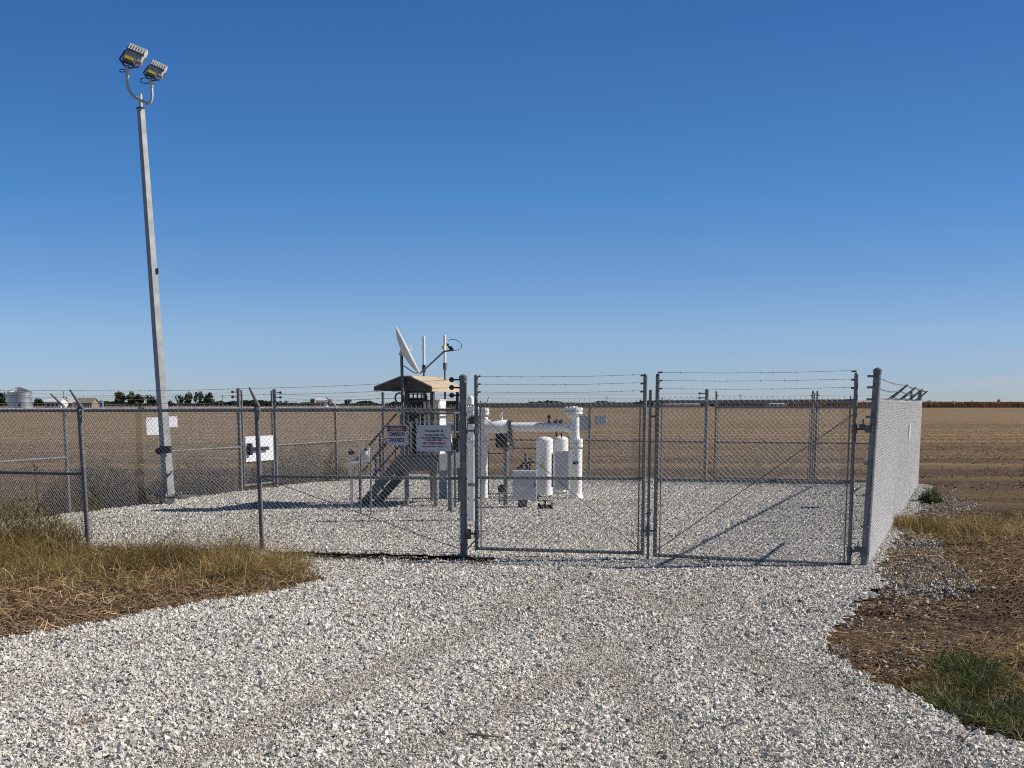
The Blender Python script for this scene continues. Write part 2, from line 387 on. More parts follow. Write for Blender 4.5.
# ---- back fence and its double gate
q705 = on(BL, BR, 705); q810 = on(BL, BR, 811.5)
bf = thing('chain_link_fence', BL.lerp(q705, .5), 'back chain-link fence along the stubble field, left of the rear gates', 'fence')
post(bf, q705, .042, 2.12, 'terminal_post')
for t in (.33, .66): post(bf, BL.lerp(q705, t), .029, 1.74, 'line_post')
rail(bf, BL+Z*1.72, q705+Z*1.74, name='top_rail'); rail(bf, BL+Z*.93, q705+Z*.93, .019, 'brace_rail')
fabric(bf, BL+bout*.03, q705+bout*.03, .03, HT)
for k in range(3):
    z0 = 1.84+.1*k
    strand(bf, BL+Z*z0, q705+V(-.1, 0, z0))
    if k: MB().tube([q705+V(-.17, -.02, z0), q705+V(-.17, .02, z0)], .028, 12).tube([q705+V(-.17, 0, z0), q705+V(0, 0, z0)], .011, 6).build('wire_tensioner', M['galv'], bf)
def leaf(name, a, b, zb0, zb1, zt0, zt1, zm0, zm1, hp, label, group, rod, out, hs_=0.06, strands=(1.90, 1.99, 2.08), rr=.021):
    d = (b-a).normalized(); t = thing(name, a.lerp(b, .5), label, 'gate', group)
    for p, zz in ((a, zb0), (b, zb1)):
        MB().tube([p+Z*(zz-.02), p+Z*hp], rr*1.1, 12).dome(p+Z*hp, rr*1.1, .02, 12, 3).build('stile', M['galv'], t)
    MB().tube([a+d*.055+Z*(zb0+.02), a+d*.055+Z*(zt0+.05)], .008, 8).build('tension_bar', M['galv'], t)
    MB().tube([b-d*.055+Z*(zb1+.02), b-d*.055+Z*(zt1+.05)], .008, 8).build('tension_bar', M['galv'], t)
    rail(t, a+Z*zb0, b+Z*zb1, rr, 'bottom_rail'); rail(t, a+Z*zt0, b+Z*zt1, rr, 'top_rail'); rail(t, a+Z*zm0, b+Z*zm1, rr*.9, 'middle_rail')
    fabric(t, a+out*.025, b+out*.025, (zb0+zb1)/2+.0, (zt0+zt1)/2+.03)
    if rod: MB().tube([rod[0]+out*.03, rod[1]+out*.03], .005, 6).build('truss_rod', M['galv'], t)
    for z in strands:
        strand(t, a+Z*(z+(zt0-1.75)), b+Z*(z+(zt1-1.75)))
        for p, s_ in ((a, 1), (b, -1)): MB().tube([p+Z*(z+(zt0-1.75)), p+d*s_*.055+Z*(z+(zt0-1.75))], .010, 6).build('wire_clip', M['galv_dark'], t)
    return t
q713 = q705+bd*.22; bre = BR-bd*.18
bg1 = leaf('gate_leaf', q713, q810-bd*.04, .10, .10, 1.72, 1.72, .93, .93, 2.08, 'rear double gate, left leaf, beside the thick terminal post', 'rear gate leaves', None, bout, strands=(1.92, 2.02))
bg2 = leaf('gate_leaf', q810+bd*.06, bre, .10, .10, 1.72, 1.72, .93, .93, 2.08, 'rear double gate, right leaf with a slanting brace, by the right corner', 'rear gate leaves', (q810+bd*.06+Z*1.0, q810+bd*1.15+Z*1.7), bout, strands=(1.92, 2.02))
MB().tube([q810+bd*.01-bout*.04+Z*.0, q810+bd*.01-bout*.04+Z*2.05], .014, 8).build('drop_rod', M['galv'], bg2)

# ---- the front double gate
def onf(x, y):                                     # a photographed point on the front fence plane
    p = on(FR, GL, x); r = _ray(x, y)
    # intersect ray with the vertical plane through FR, GL
    nn = V(fn.x, fn.y, 0); t = nn.dot(FR)/(nn.dot(V(*r)))
    q = V(*r)*t; return V(q.x, q.y, q.z+EYE)
def flat(p): return V(p.x, p.y, 0)
la = flat(onf(476.5, 480)); lb_ = flat(onf(643.8, 480)); ra = flat(onf(656, 480)); rb = flat(onf(852.3, 480))
gl = leaf('gate_leaf', la, lb_, onf(477, 548.5).z, onf(642, 553).z, onf(477, 405).z, onf(644, 404).z, onf(477, 477.5).z, onf(643, 479).z, 2.12,
          'front double gate, left leaf, in front of the white tanks', 'front gate leaves', (la+Z*1.72, lb_+Z*.12), fn)
gr = leaf('gate_leaf', ra, rb, onf(656, 555).z, onf(850, 565).z, onf(656, 402).z, onf(853, 401).z, onf(656, 479.5).z, onf(851, 483).z, 2.12,
          'front double gate, right leaf, hinged on the post of the right side fence', 'front gate leaves', (ra+Z*.12, rb+Z*1.70), fn)
MB().tube([la.lerp(GL, 1)+Z*1.49, la+Z*1.49], .013, 8).tube([GL+Z*1.46, GL+Z*1.52], .055, 14).tube([la+Z*1.45, la+Z*1.53], .032, 12).build('hinge', M['galv'], gl)
MB().tube([GL+V(.03, 0, .28), la+Z*.28], .012, 8).tube([la+Z*.24, la+Z*.32], .032, 12).tube([la+V(-.09, -.02, .22), la+V(-.09, -.02, .34)], .022, 10).tube([GL+V(.04, -.03, .10), la+V(-.02, -.03, .2)], .008, 6).build('hinge', M['galv_dark'], gl)
for zz in (.17, 1.52):
    MB().tube([rb+Z*zz, FR+Z*(zz+.02)], .014, 8).tube([FR+Z*(zz-.02), FR+Z*(zz+.05)], .054, 14).tube([rb+Z*(zz-.04), rb+Z*(zz+.05)], .031, 12).box(rb.lerp(FR, .5)+Z*(zz+.03), (.06, .05, .06)).tube([rb.lerp(FR, .55)+Z*zz, rb.lerp(FR, .55)+Z*(zz+.12)], .008, 6).build('hinge', M['galv_dark'], gr)
dr = flat(onf(649.3, 480)); 
db = MB(); db.tube([dr+fn*.03+Z*.0, dr+fn*.03+Z*1.96], .016, 12)
db.build('drop_rod', M['galv'], gr)
for a_q, b_q, r_q, n_q in ((lb_+fn*.03+Z*.36, ra+fn*.03+Z*.36, .011, 'latch'), (dr+fn*.03+Z*1.66, ra+Z*1.66, .012, 'rod_guide'), (dr+fn*.05+Z*.30, dr+fn*.05+Z*.42, .028, 'padlock'), (dr+fn*.03+Z*.55, dr+fn*.03+Z*.57, .03, 'rod_collar')):
    MB().tube([a_q, b_q], r_q, 10).build(n_q, M['galv_dark'], gr)

# ------------------------------------------------------------------ signs
def text(parent, body, c, ax, size, m, name='lettering', width=None, out=None):
    cu = bpy.data.curves.new('t', 'FONT'); cu.body = body; cu.size = 1; cu.align_x = 'CENTER'; cu.align_y = 'CENTER'; cu.resolution_u = 2; cu.offset = .035
    o = bpy.data.objects.new('t', cu); COL.objects.link(o); dg = bpy.context.evaluated_depsgraph_get()
    me = bpy.data.meshes.new_from_object(o.evaluated_get(dg)); bpy.data.objects.remove(o)
    xs = [v.co.x for v in me.vertices]; ys = [v.co.y for v in me.vertices]
    wx = max(xs)-min(xs); cx = (max(xs)+min(xs))/2; cy = (max(ys)+min(ys))/2; hy = max(ys)-min(ys)
    sy = size/hy; sx_ = (width/wx) if width else sy
    o0 = origin(parent)
    for v in me.vertices:
        v.co = Vector(c)+ax*((v.co.x-cx)*sx_)+Z*((v.co.y-cy)*sy)+out-o0
    return link(name, me, m, parent)
ax = -fd                                            # towards the right of the picture
def plate(name, c, wd, ht, label, cat='sign', m='sign', ax=ax, out=fn, group=None):
    t = thing(name, c-Z*ht/2, label, cat, group)
    b = MB(); rr_ = .012; pts_ = []
    for cx, cz, a0 in ((1, 1, 0), (-1, 1, 90), (-1, -1, 180), (1, -1, 270)):
        for k in range(4):
            a = R(a0+30*k); pts_.append(c+ax*(cx*(wd/2-rr_)+rr_*math.cos(a))+Z*(cz*(ht/2-rr_)+rr_*math.sin(a)))
    b.prism(pts_, out*-.004); b.build('sign_plate', M[m], t, False)
    return t
c1 = onf(398.2, 435.3)+fn*.05
ds = plate('danger_sign', c1, .252, .235, 'small white DANGER CARBON DIOXIDE sign with red and black header, wired to the front fence')
o1 = fn*.002
b = MB(); b.box(c1+Z*.079+fn*.001, (.236, .002, .062), (ax, fn, Z)); b.build('header_panel', M['sblack'], ds, False)
def oval(c, rx, rz, n=28):
    return [c+ax*(rx*math.copysign(abs(math.cos(2*math.pi*k/n))**.6, math.cos(2*math.pi*k/n)))+Z*(rz*math.sin(2*math.pi*k/n)) for k in range(n)]
MB().prism(oval(c1+Z*.079+fn*.0045, .108, .024), -fn*.001).build('header_ring', M['sign'], ds, False)
MB().prism(oval(c1+Z*.079+fn*.006, .104, .021), -fn*.001).build('header_oval', M['sred'], ds, False)
text(ds, 'DANGER', c1+Z*.079, ax, .026, M['sign'], 'danger_word', .145, fn*.0075)
text(ds, 'CARBON', c1+Z*.016, ax, .045, M['sblack'], 'lettering', .190, o1); text(ds, 'DIOXIDE', c1-Z*.054, ax, .045, M['sblack'], 'lettering', .182, o1)
c2 = onf(435.3, 438.2)+fn*.05
os_ = plate('company_sign', c2, .415, .305, 'larger white company sign with NO TRESPASSING in red, beside the left gate post')
text(os_, 'TALLGRASS', c2+Z*.085-ax*.025, ax, .026, M['sblue'], 'company_name', .185, o1)
MB().prism([c2+ax*(.088+x)+Z*(.085+z)+fn*.002 for x, z in ((0, -.014), (.022, -.014), (.020, .0), (.012, .006), (.007, .022), (.004, .004), (-.001, 0))], -fn*.001).build('emblem', M['sblue'], os_, False)
text(os_, 'TRAILBLAZER CO2', c2+Z*.036, ax, .024, M['sblack'], 'lettering', .245, o1)
text(os_, 'IN CASE OF EMERGENCY CALL', c2+Z*.004, ax, .020, M['sblack'], 'lettering', .33, o1)
text(os_, '1-800-583-4087', c2-Z*.021, ax, .020, M['sblack'], 'lettering', .20, o1)
text(os_, 'NO TRESPASSING', c2-Z*.060, ax, .030, M['sred'], 'warning_line', .28, o1)
text(os_, 'TRAILBLAZER PIPELINE COMPANY LLC', c2-Z*.097, ax, .014, M['sblack'], 'small_print', .30, o1)
for t_, c_, wd, ht in ((ds, c1, .252, .235), (os_, c2, .415, .305)):
    bb = MB()
    for sx1 in (-1, 1):
        for sz1 in (-1, 1):
            p = c_+ax*sx1*(wd/2-.015)+Z*sz1*(ht/2-.015); bb.tube([p+fn*.004, p-fn*.05], .004, 6)
    bb.build('tie_wire', M['galv'], t_)
# plates on the left fence behind the light pole, seen from the back
lax = ld
def onl(x, y, p0=L66, n_=lout):
    r = V(*_ray(x, y)); nn = V(n_.x, n_.y, 0); t = nn.dot(p0)/nn.dot(r); q = r*t; return V(q.x, q.y, q.z+EYE)
for xa, xb, ya, yb, lab in ((148, 166, 417.5, 434.5, 'blank white back of a square sign on the left fence, left of the light pole'), (165.5, 179.5, 416.5, 427, 'blank white back of a small sign on the left fence, right of the light pole')):
    a = onl(xa, ya); b = onl(xb, yb); c = (a+b)/2+lout*.04; wd = abs((flat(b)-flat(a)).length); ht = abs(a.z-b.z)
    t = plate('fence_sign', c, wd, ht, lab, ax=ld, out=-lout, group='signs on the left fence')
    MB().tube([c+Z*ht*.4+ld*wd*.35, c+Z*ht*.4+ld*wd*.35-lout*.05], .004, 6).tube([c+Z*ht*.4-ld*wd*.35, c+Z*ht*.4-ld*wd*.35-lout*.05], .004, 6).build('tie_wire', M['galv'], t)
def onb(x, y):
    r = V(*_ray(x, y)); t = bout.dot(BL)/bout.dot(r); q = r*t; return V(q.x, q.y, q.z+EYE)
for xa, xb, ya, yb, lab in ((578, 590, 415.5, 430, 'grey back of a sign on the back fence, just right of the flanged white riser'), (594, 606, 415.5, 424.5, 'smaller grey back of a sign on the back fence, further from the riser')):
    a = onb(xa, ya); b = onb(xb, yb); c = (a+b)/2+bout*.04; wd = (flat(b)-flat(a)).length; ht = a.z-b.z
    t = plate('fence_sign', c, wd, ht, lab, m='cab', ax=bd, out=-bout, group='signs on the back fence')
    MB().tube([c+Z*ht*.4+bd*wd*.35, c+Z*ht*.4+bd*wd*.35-bout*.05], .004, 6).tube([c+Z*ht*.4-bd*wd*.35, c+Z*ht*.4-bd*wd*.35-bout*.05], .004, 6).build('tie_wire', M['galv'], t)
cs = on(FR, BR, 902)+rout*.075+Z*1.33
t = plate('fence_sign', cs, .42, .26, 'small pale sign on the right side fence, far along the bright mesh', ax=rd, out=rout)
MB().tube([cs+Z*.1-rd*.18, cs+Z*.1-rd*.18-rout*.05], .004, 6).build('tie_wire', M['galv'], t)

# ------------------------------------------------------------------ light pole
PB = G(170, 505); yp = PB.y
lpo = thing('light_pole', PB, 'tall leaning square steel light pole with two floodlights on a U bracket', 'light pole')
MB().tube([PB-Z*.2, PB+Z*.13], .165, 24).build('concrete_footing', M['concrete'], lpo)
b0 = at(169.2, 497, yp); b1 = at(140.7, 108, yp)
shf = MB(); cor = [V(math.cos(R(a_)), math.sin(R(a_)), 0) for a_ in (3, 93, 183, 273)]
shf.add([b0+c_*.108 for c_ in cor]+[b1+c_*.070 for c_ in cor], [(0, 1, 5, 4), (1, 2, 6, 5), (2, 3, 7, 6), (3, 0, 4, 7), (3, 2, 1, 0), (4, 5, 6, 7)])
shf.build('shaft', M['pole'], lpo, False, .006)
bpz = b0+Z*.03
MB().box(bpz, (.40, .40, .03), (V(1, 1, 0).normalized(), V(-1, 1, 0).normalized(), Z)).build('base_plate', M['galv_dark'], lpo, False, .004)
bb = MB()
for sx_, sy_ in ((1, 0), (-1, 0), (0, 1), (0, -1)): bb.tube([bpz+V(sx_*.22, sy_*.22, -.08), bpz+V(sx_*.22, sy_*.22, .06)], .014, 8)
bb.build('anchor_bolt', M['pole'], lpo)
MB().box(b1+Z*.0, (.12, .12, .02), (V(1, 1, 0).normalized(), V(-1, 1, 0).normalized(), Z)).build('cap_plate', M['galv_dark'], lpo, False)
MB().tube([b1, at(140.2, 94, yp)], .033, 14).build('tenon', M['alu'], lpo)
cpts = [at(x, y, yp-.05) for x, y in ((127.2, 78), (127.4, 84), (129.5, 91), (134, 96.5), (141, 100.5), (147.5, 103.6), (151, 101), (152, 95), (151.6, 88))]
sm = []
for i in range(len(cpts)-1):
    for k in range(4):
        t = k/4; p0_ = cpts[max(i-1, 0)]; p1_ = cpts[i]; p2_ = cpts[i+1]; p3_ = cpts[min(i+2, len(cpts)-1)]
        sm.append(.5*((2*p1_)+(p2_-p0_)*t+(2*p0_-5*p1_+4*p2_-p3_)*t*t+(3*p1_-p0_-3*p2_+p3_)*t*t*t))
sm.append(cpts[-1])
MB().tube(sm, .024, 12).build('u_bracket', M['alu'], lpo)
def flood(top, c, tilt, sc, loop):
    # lamp seen from behind and below; it leans to the right
    f_ = bpy.data.objects.new('floodlight', None)
    ex = V(math.cos(tilt), 0, -math.sin(tilt)).normalized(); ez = V(math.sin(tilt), 0, math.cos(tilt))
    ey = V(0, 1, 0); q = Matrix.Rotation(R(-24), 3, ex); ey = q @ ey; ez = q @ ez
    A = (ex, ey, ez); S_ = lambda *a: tuple(v*sc for v in a)
    P = lambda x, y, z: c+(ex*x+ey*y+ez*z)*sc
    h = MB(); h.box(P(.03, 0, .06), S_(.31, .10, .26), A)
    ho = h.build('floodlight', M['alu'], lpo, False, .006)
    fi = MB()
    for k in range(7): fi.box(P(.03-.135+.045*k, -.055, .075), S_(.006, .012, .20), A)
    fi.build('cooling_fins', M['alu'], ho, False)
    MB().box(P(.03, -.062, .06), S_(.30, .044, .014), A).build('rib', M['galv_dark'], ho, False)
    MB().box(P(.03, .056, .06), S_(.28, .01, .23), A).build('lens', M['glass'], ho, False)
    MB().box(P(.0, -.04, -.115), S_(.20, .11, .09), A).build('driver_box', M['grey'], ho, False, .005)
    MB().box(P(.0, -.098, -.105), S_(.15, .004, .050), A).build('warning_label', M['yellow'], ho, False)
    yk = MB()
    for s_ in (-1, 1):
        yk.tube([P(.03+s_*.175, 0, .06), P(.0+s_*.165, 0, -.13), P(s_*.05, 0, -.21)], .017*sc, 4)
    yk.tube([P(-.06, 0, -.21), P(.06, 0, -.21)], .017*sc, 4); yk.build('yoke', M['galv_dark'], ho, False)
    MB().tube([top, top+(P(0, 0, -.20)-top)*.5, P(0, 0, -.19)], [.034, .034, .036], 12).build('slip_fitter', M['alu'], ho)
    cc = top+V(-.03, -.02, .10); MB().tube([cc+V(loop*math.cos(a)-loop*.8, 0, loop*.5*math.sin(a)) for a in [k*math.pi/8 for k in range(17)]], .007, 6).build('cable', M['black'], ho)
flood(at(127.2, 77, yp-.05), at(132.5, 56.5, yp-.05), R(22), 1.05, .05)
flood(at(151.6, 87, yp-.05), at(154.5, 71, yp-.05), R(24), .88, .09)
bx = at(165.5, 449.5, yp-.12)
MB().box(bx, (.20, .10, .13)).build('junction_box', M['dark'], lpo, False, .006)
MB().tube([bx+V(-.11, -.06, -.03), bx+V(-.11, .04, -.03)], .06, 14).build('camera_housing', M['black'], lpo)
MB().tube([at(160.5, 507, yp-.1), at(160, 492, yp-.1), at(162.5, 482, yp-.1), at(170, 474, yp-.1), at(172, 471, yp-.08)], .018, 10).build('conduit', M['galv'], lpo)
MB().box(at(157.3, 271, yp), (.04, .05, .09)).build('nozzle_cover', M['galv_dark'], lpo, False)
MB().box(at(178, 494.5, yp-.12), (.22, .04, .012)).build('ground_bracket', M['galv'], lpo, False)

# ------------------------------------------------------------------ service platform and its stairs
DZ = .93
DL = flat(at(402, 460, 24.75)); 
P = lambda a, b, z=0: DL+U*a+N*b+Z*z
sp = thing('service_platform', P(.3, .7), 'grey steel platform with stairs and handrails under the tan canopy', 'platform')
MB().box(P(.33, .75, DZ-.03), (.68, 1.5, .05), (U, N, Z)).build('deck', M['grey'], sp, False, .004)
MB().box(P(.33, .0, DZ-.16), (.66, .05, .24), (U, N, Z)).box(P(.33, 1.5, DZ-.16), (.66, .05, .24), (U, N, Z)).box(P(0, .75, DZ-.16), (.05, 1.45, .24), (U, N, Z)).box(P(.66, .75, DZ-.16), (.05, 1.45, .24), (U, N, Z)).build('deck_frame', M['grey'], sp, False)
for a, b in ((.06, .06), (.60, .06), (.06, 1.42), (.60, 1.42)):
    MB().tube([P(a, b, -.05), P(a, b, DZ-.28)], .042, 12).box(P(a, b, .012), (.16, .16, .02), (U, N, Z)).build('leg', M['galv'], sp)
run = .82
for b in (0.0, .74):
    d = (P(0, b, DZ-.06)-P(-run, b, .02)); 
    MB().prism([P(-run-.06, b, .0), P(-run+.12, b, .0), P(.0, b, DZ-.19), P(.0, b, DZ-.01), P(-.07, b, DZ-.01)], N*.035).build('stair_stringer', M['grey'], sp, False)
for k in range(5):
    t = (k+.7)/5.3; MB().box(P(-run*(1-t)-.0, .39, DZ*t), (.15, .66, .018), (U, N, Z)).build('tread', M['grey'], sp, False)
for b in (0, .78):
    for dz_, nm in ((.80, 'handrail'), (.48, 'knee_rail')):
        MB().tube([P(-run-.06, b, dz_), P(0, b, DZ+dz_)], .019, 10).build(nm, M['grey'], sp)
    for t in (0.02, .5): MB().tube([P(-run*(1-t), b, DZ*t+.02), P(-run*(1-t), b, DZ*t+.80)], .018, 10).build('rail_post', M['grey'], sp)
MB().tube([P(-.06, 0, 1.64), P(.98, -.02, 1.64)], .019, 10).build('handrail', M['grey'], sp)
MB().tube([P(.0, 0, 1.30), P(.68, 0, 1.30)], .015, 10).build('knee_rail', M['grey'], sp)
for a in (.11, .22, .45, .56): MB().tube([P(a, .75, DZ-.1), P(a, .75, 1.62)], .014, 8).build('picket', M['galv'], sp)
MB().tube([P(-.06, 1.5, 1.64), P(.68, 1.5, 1.64)], .019, 10).build('handrail', M['grey'], sp)
for a in (0, .34, .68, .98): MB().tube([P(a, 0, DZ-.1 if a < .9 else .0), P(a, 0, 1.64)], .018, 10).build('rail_post', M['grey'], sp)
MB().tube([P(.68, .0, 1.64), P(.68, 1.5, 1.64)], .019, 10).tube([P(.68, .0, 1.3), P(.68, 1.5, 1.3)], .015, 10).build('side_rail', M['grey'], sp)
MB().tube([P(.68, 1.5, DZ), P(.68, 1.5, 1.64)], .018, 10).build('rail_post', M['grey'], sp)
# canopy
e0 = at(374, 386.3, 24.6); e1 = at(432, 386.3, 24.35); pk = at(403.5, 374.8, 24.47); DP = N*1.75
cn = thing('canopy', flat(pk)+N*.8+Z*DZ, 'small tan gable canopy roof on brown posts over the platform', 'canopy')
th = .055
pkl = pk-U*.06-Z*.018; pkr = pk+U*.10-Z*.012
MB().prism([e0, pkl, pkr, e1, e1-Z*.02, pkr-Z*.02, pkl-Z*.02, e0-Z*.02], DP).build('roof', M['tan'], cn, False)
MB().prism([e0-Z*.022-N*.012, e0-Z*.075-N*.012, e1-Z*.075-N*.012, e1-Z*.022-N*.012, pkr-Z*.022-N*.012, pkl-Z*.022-N*.012], N*.03).build('gable_panel', M['brown'], cn, False)
MB().prism([e0-Z*.022+DP-N*.02, e0-Z*.075+DP-N*.02, e1-Z*.075+DP-N*.02, e1-Z*.022+DP-N*.02, pkr-Z*.022+DP-N*.02, pkl-Z*.022+DP-N*.02], N*.03).build('gable_panel', M['brown'], cn, False)
MB().prism([e1-Z*.022, e1-Z*.085, e1-Z*.085-U*.02, e1-Z*.022-U*.02], DP).build('fascia', M['tan'], cn, False)
MB().prism([e0-Z*.022, e0-Z*.075, e0-Z*.075+U*.02, e0-Z*.022+U*.02], DP).build('fascia', M['tan'], cn, False)
MB().box(at(407, 382, 24.40)-N*.03, (.05, .02, .10), (U, N, Z)).build('vent', M['sblack'], cn, False)
for px, off, nm in ((430.3, .1, 'brown'), (404.5, .1, 'brown')):
    q = flat(at(px, 400, 24.5))+N*off; MB().box(q+Z*(DZ+2.04)/2, (.055, .055, 2.04-DZ), (U, N, Z)).build('canopy_post', M[nm], cn, False)
    q = q+N*1.4; MB().box(q+Z*(DZ+2.04)/2, (.045, .045, 2.04-DZ), (U, N, Z)).build('canopy_post', M['dark'], cn, False)
MB().box(at(418, 391.7, 24.6), (.42, .03, .045), (U, N, Z)).box(at(418, 401, 24.6), (.42, .03, .03), (U, N, Z)).build('cross_beam', M['brown'], cn, False)
MB().box(at(396, 390.3, 24.5), (.13, .08, .04), (U, N, Z)).build('soffit_lamp', M['dark'], cn, False)
MB().box(at(438, 389.3, 24.9), (.15, .08, .03), (U, N, Z)).build('soffit_lamp', M['dark'], cn, False)
# cabinets on the platform
def cabinet(name, c, w_, d_, h_, m, label, group=None, legs=0, door=True):
    t = thing(name, c, label, 'cabinet', group)
    MB().box(c+Z*(legs+h_/2), (w_, d_, h_), (U, N, Z)).build('body', M[m], t, False, .006)
    MB().box(c+Z*(legs+h_+.008), (w_+.03, d_+.03, .016), (U, N, Z)).build('top_cap', M[m], t, False, .003)
    if door:
        do = MB().box(c+Z*(legs+h_/2)-N*(d_/2+.006), (w_*.88, .012, h_*.9), (U, N, Z)).build('door', M[m], t, False, .004)
        MB().box(c+Z*(legs+h_*.5)-N*(d_/2+.02)+U*w_*.36, (.02, .02, .09), (U, N, Z)).build('handle', M['dark'], do, False)
        MB().tube([c+Z*(legs+h_*.2)-N*(d_/2+.012)-U*w_*.45, c+Z*(legs+h_*.28)-N*(d_/2+.012)-U*w_*.45], .009, 8).tube([c+Z*(legs+h_*.72)-N*(d_/2+.012)-U*w_*.45, c+Z*(legs+h_*.8)-N*(d_/2+.012)-U*w_*.45], .009, 8).build('hinge', M['galv'], do)
    return t
wc = flat(at(435, 430, 25.1)); cabinet('control_cabinet', wc+Z*DZ, .30, .35, .93, 'white', 'tall white control cabinet on the platform beneath the canopy')
gc = flat(at(414.5, 430, 25.2)); cabinet('control_cabinet', gc+Z*DZ, .34, .30, .96, 'dark', 'dark instrument cabinet on the platform, left of the white one')
rk = MB(); 
for k in range(5): rk.box(at(409+4.2*k, 397, 24.75), (.022, .02, .13), (U, N, Z))
rk.box(at(417, 394, 24.75), (.36, .02, .02), (U, N, Z)).box(at(417, 400, 24.75), (.36, .02, .05), (U, N, Z))
rkp = flat(at(417, 397, 24.75)); t = thing('instrument_rack', rkp+Z*DZ, 'dark slatted rack above the instrument cabinet below the canopy beam', 'rack')
rk.build('slats', M['dark'], t, False); MB().tube([rkp+Z*DZ-U*.18, rkp+Z*1.95-U*.18], .014, 8).tube([rkp+Z*DZ+U*.18, rkp+Z*1.95+U*.18], .014, 8).build('uprights', M['dark'], t)
# equipment clutter on the platform
jb = flat(at(401, 410, 24.6)); t = thing('meter_box', jb+Z*DZ, 'small pale meter box at the top of the platform stairs', 'meter')
MB().box(jb+Z*1.69, (.15, .10, .13), (U, N, Z)).build('body', M['white2'], t, False, .006); MB().tube([jb+Z*DZ, jb+Z*1.64], .025, 10).build('stand', M['galv'], t)
MB().tube([jb+Z*1.69-N*.05, jb+Z*1.69-N*.075], .04, 14).build('dial', M['glass'], t)
hc = at(399.6, 398, 24.25); hz = MB()
for k in range(3): hz.tube([hc+V(.075*math.cos(a), -.012+.012*k, .085*math.sin(a)) for a in [i*math.pi/12 for i in range(25)]], .014, 8, False)
o = hz.build('cable_coil', M['black']); setp(o, 'black cable coil hanging beside the dish mast', 'cable')
for k, (xx, yy, c_) in enumerate(((405.5, 428, 'white2'), (411, 424, 'white2'), (417, 446, 'white2'))):
    q = flat(at(xx, yy, 24.95)); t = thing('sensor_stand', q+Z*DZ, ['short pale gauge tube standing behind the danger sign', 'pale gauge tube between the two signs, a little taller', 'slim pale gauge tube next to the company sign'][k], 'gauge', 'gauge tubes on the platform')
    MB().tube([q+Z*DZ, q+Z*(1.35+.06*k)], .017, 10).build('tube', M[c_], t); MB().tube([q+Z*(1.35+.06*k), q+Z*(1.43+.06*k)], .034, 12).build('gauge_head', M['alu'], t)
# ------------------------------------------------------------------ dish
YD = 24.3
mt = at(401.6, 354, YD)
sdh = thing('satellite_dish', V(mt.x, YD, DZ), 'white satellite dish seen edge-on above the canopy, tipped to the right', 'satellite dish')
MB().tube([V(mt.x+.015, YD, DZ), mt], .026, 14).build('mast', M['galv_dark'], sdh)
dc = at(408.6, 350, YD); nv = V(.885, .035, .45).normalized(); da = (at(397.3, 327.5, YD)-at(420, 372.5, YD)).normalized(); db_ = nv.cross(da).normalized()
b = MB(); RAD = .445; ringz = []
vs = []; fs = []; n = 36
for j in range(7):
    rr_ = RAD*j/6
    for k in range(n):
        a = 2*math.pi*k/n; h_ = .10*(j/6)**2-.10
        vs.append(dc+(da*math.cos(a)+db_*math.sin(a)*.92)*rr_+nv*h_)
for j in range(6):
    for k in range(n): fs.append((j*n+k, j*n+(k+1) % n, (j+1)*n+(k+1) % n, (j+1)*n+k))
b.add(vs, fs); ro = b.build('reflector', M['white2'], sdh)
md = ro.modifiers.new('thick', 'SOLIDIFY'); md.thickness = .02
bk = dc-nv*.09
MB().prism([at(398.5, 355, YD), at(401, 348, YD), at(405, 346, YD), at(408.5, 357, YD)], V(0, .05, 0)).prism([at(398.5, 355, YD-.06), at(401, 348, YD-.06), at(405, 346, YD-.06), at(408.5, 357, YD-.06)], V(0, .008, 0)).build('mounting_bracket', M['cab'], sdh, False)
MB().box(at(410.4, 347.8, YD-.03), (.05, .06, .10)).build('clamp_box', M['white2'], sdh, False)
MB().tube([at(419, 374, YD), at(423, 371, YD), at(444, 351.5, YD), at(452, 350.3, YD)], .014, 10).build('feed_arm', M['grey'], sdh)
MB().tube([at(449.5, 349.8, YD), at(453.5, 349, YD)], [.03, .022], 12).tube([at(448, 347, YD), at(452, 347.4, YD)], .018, 8).tube([at(448, 343.5, YD), at(447.5, 346, YD)], .02, 8).build('feed_horn', M['dark'], sdh)
MB().tube([at(x, y, YD) for x, y in ((448, 340.5), (451, 339.3), (455, 339.6), (459, 341.5), (461.7, 344.5), (461.3, 347.5), (458.5, 349.7), (454, 350.8), (450, 351))], .005, 6).build('feed_cable', M['dark'], sdh)
MB().tube([at(x, y, YD) for x, y in ((402, 367), (404.5, 366), (407.5, 368.3), (411, 371), (415, 373), (418, 373))], .008, 6).build('cable', M['black'], sdh)
MB().tube([at(412, 349.4, YD), at(438, 354.6, YD)], .0028, 5).build('stay_wire', M['white2'], sdh)
# whip antennas
for x, yt, ym, lab in ((423.7, 337, 366, 'white whip antenna behind the canopy, nearer the dish'), (444.6, 336, 364, 'white whip antenna with a yellow fitting, right of the dish feed arm')):
    Y = 25.9; q = at(x, yt, Y); q2 = at(x+.2, ym, Y)
    t = thing('radio_antenna', V(q2.x, Y, DZ), lab, 'antenna', 'whip antennas behind the canopy')
    MB().tube([q2, q], .026, 12).dome(q, .026, .02, 12, 3).build('radome', M['white'], t)
    MB().tube([V(q2.x, Y, DZ), V(q2.x, Y, q2.z+.05)], .019, 12).build('mast', M['galv'], t)
    MB().tube([q2-Z*.10, q2+Z*.02], .034, 12).build('clamp', M['galv_dark'], t)
    if x > 430: MB().tube([at(443.4, 345.8, Y-.04), at(443.4, 349, Y-.04)], .028, 10).build('fitting', M['yellow'], t)

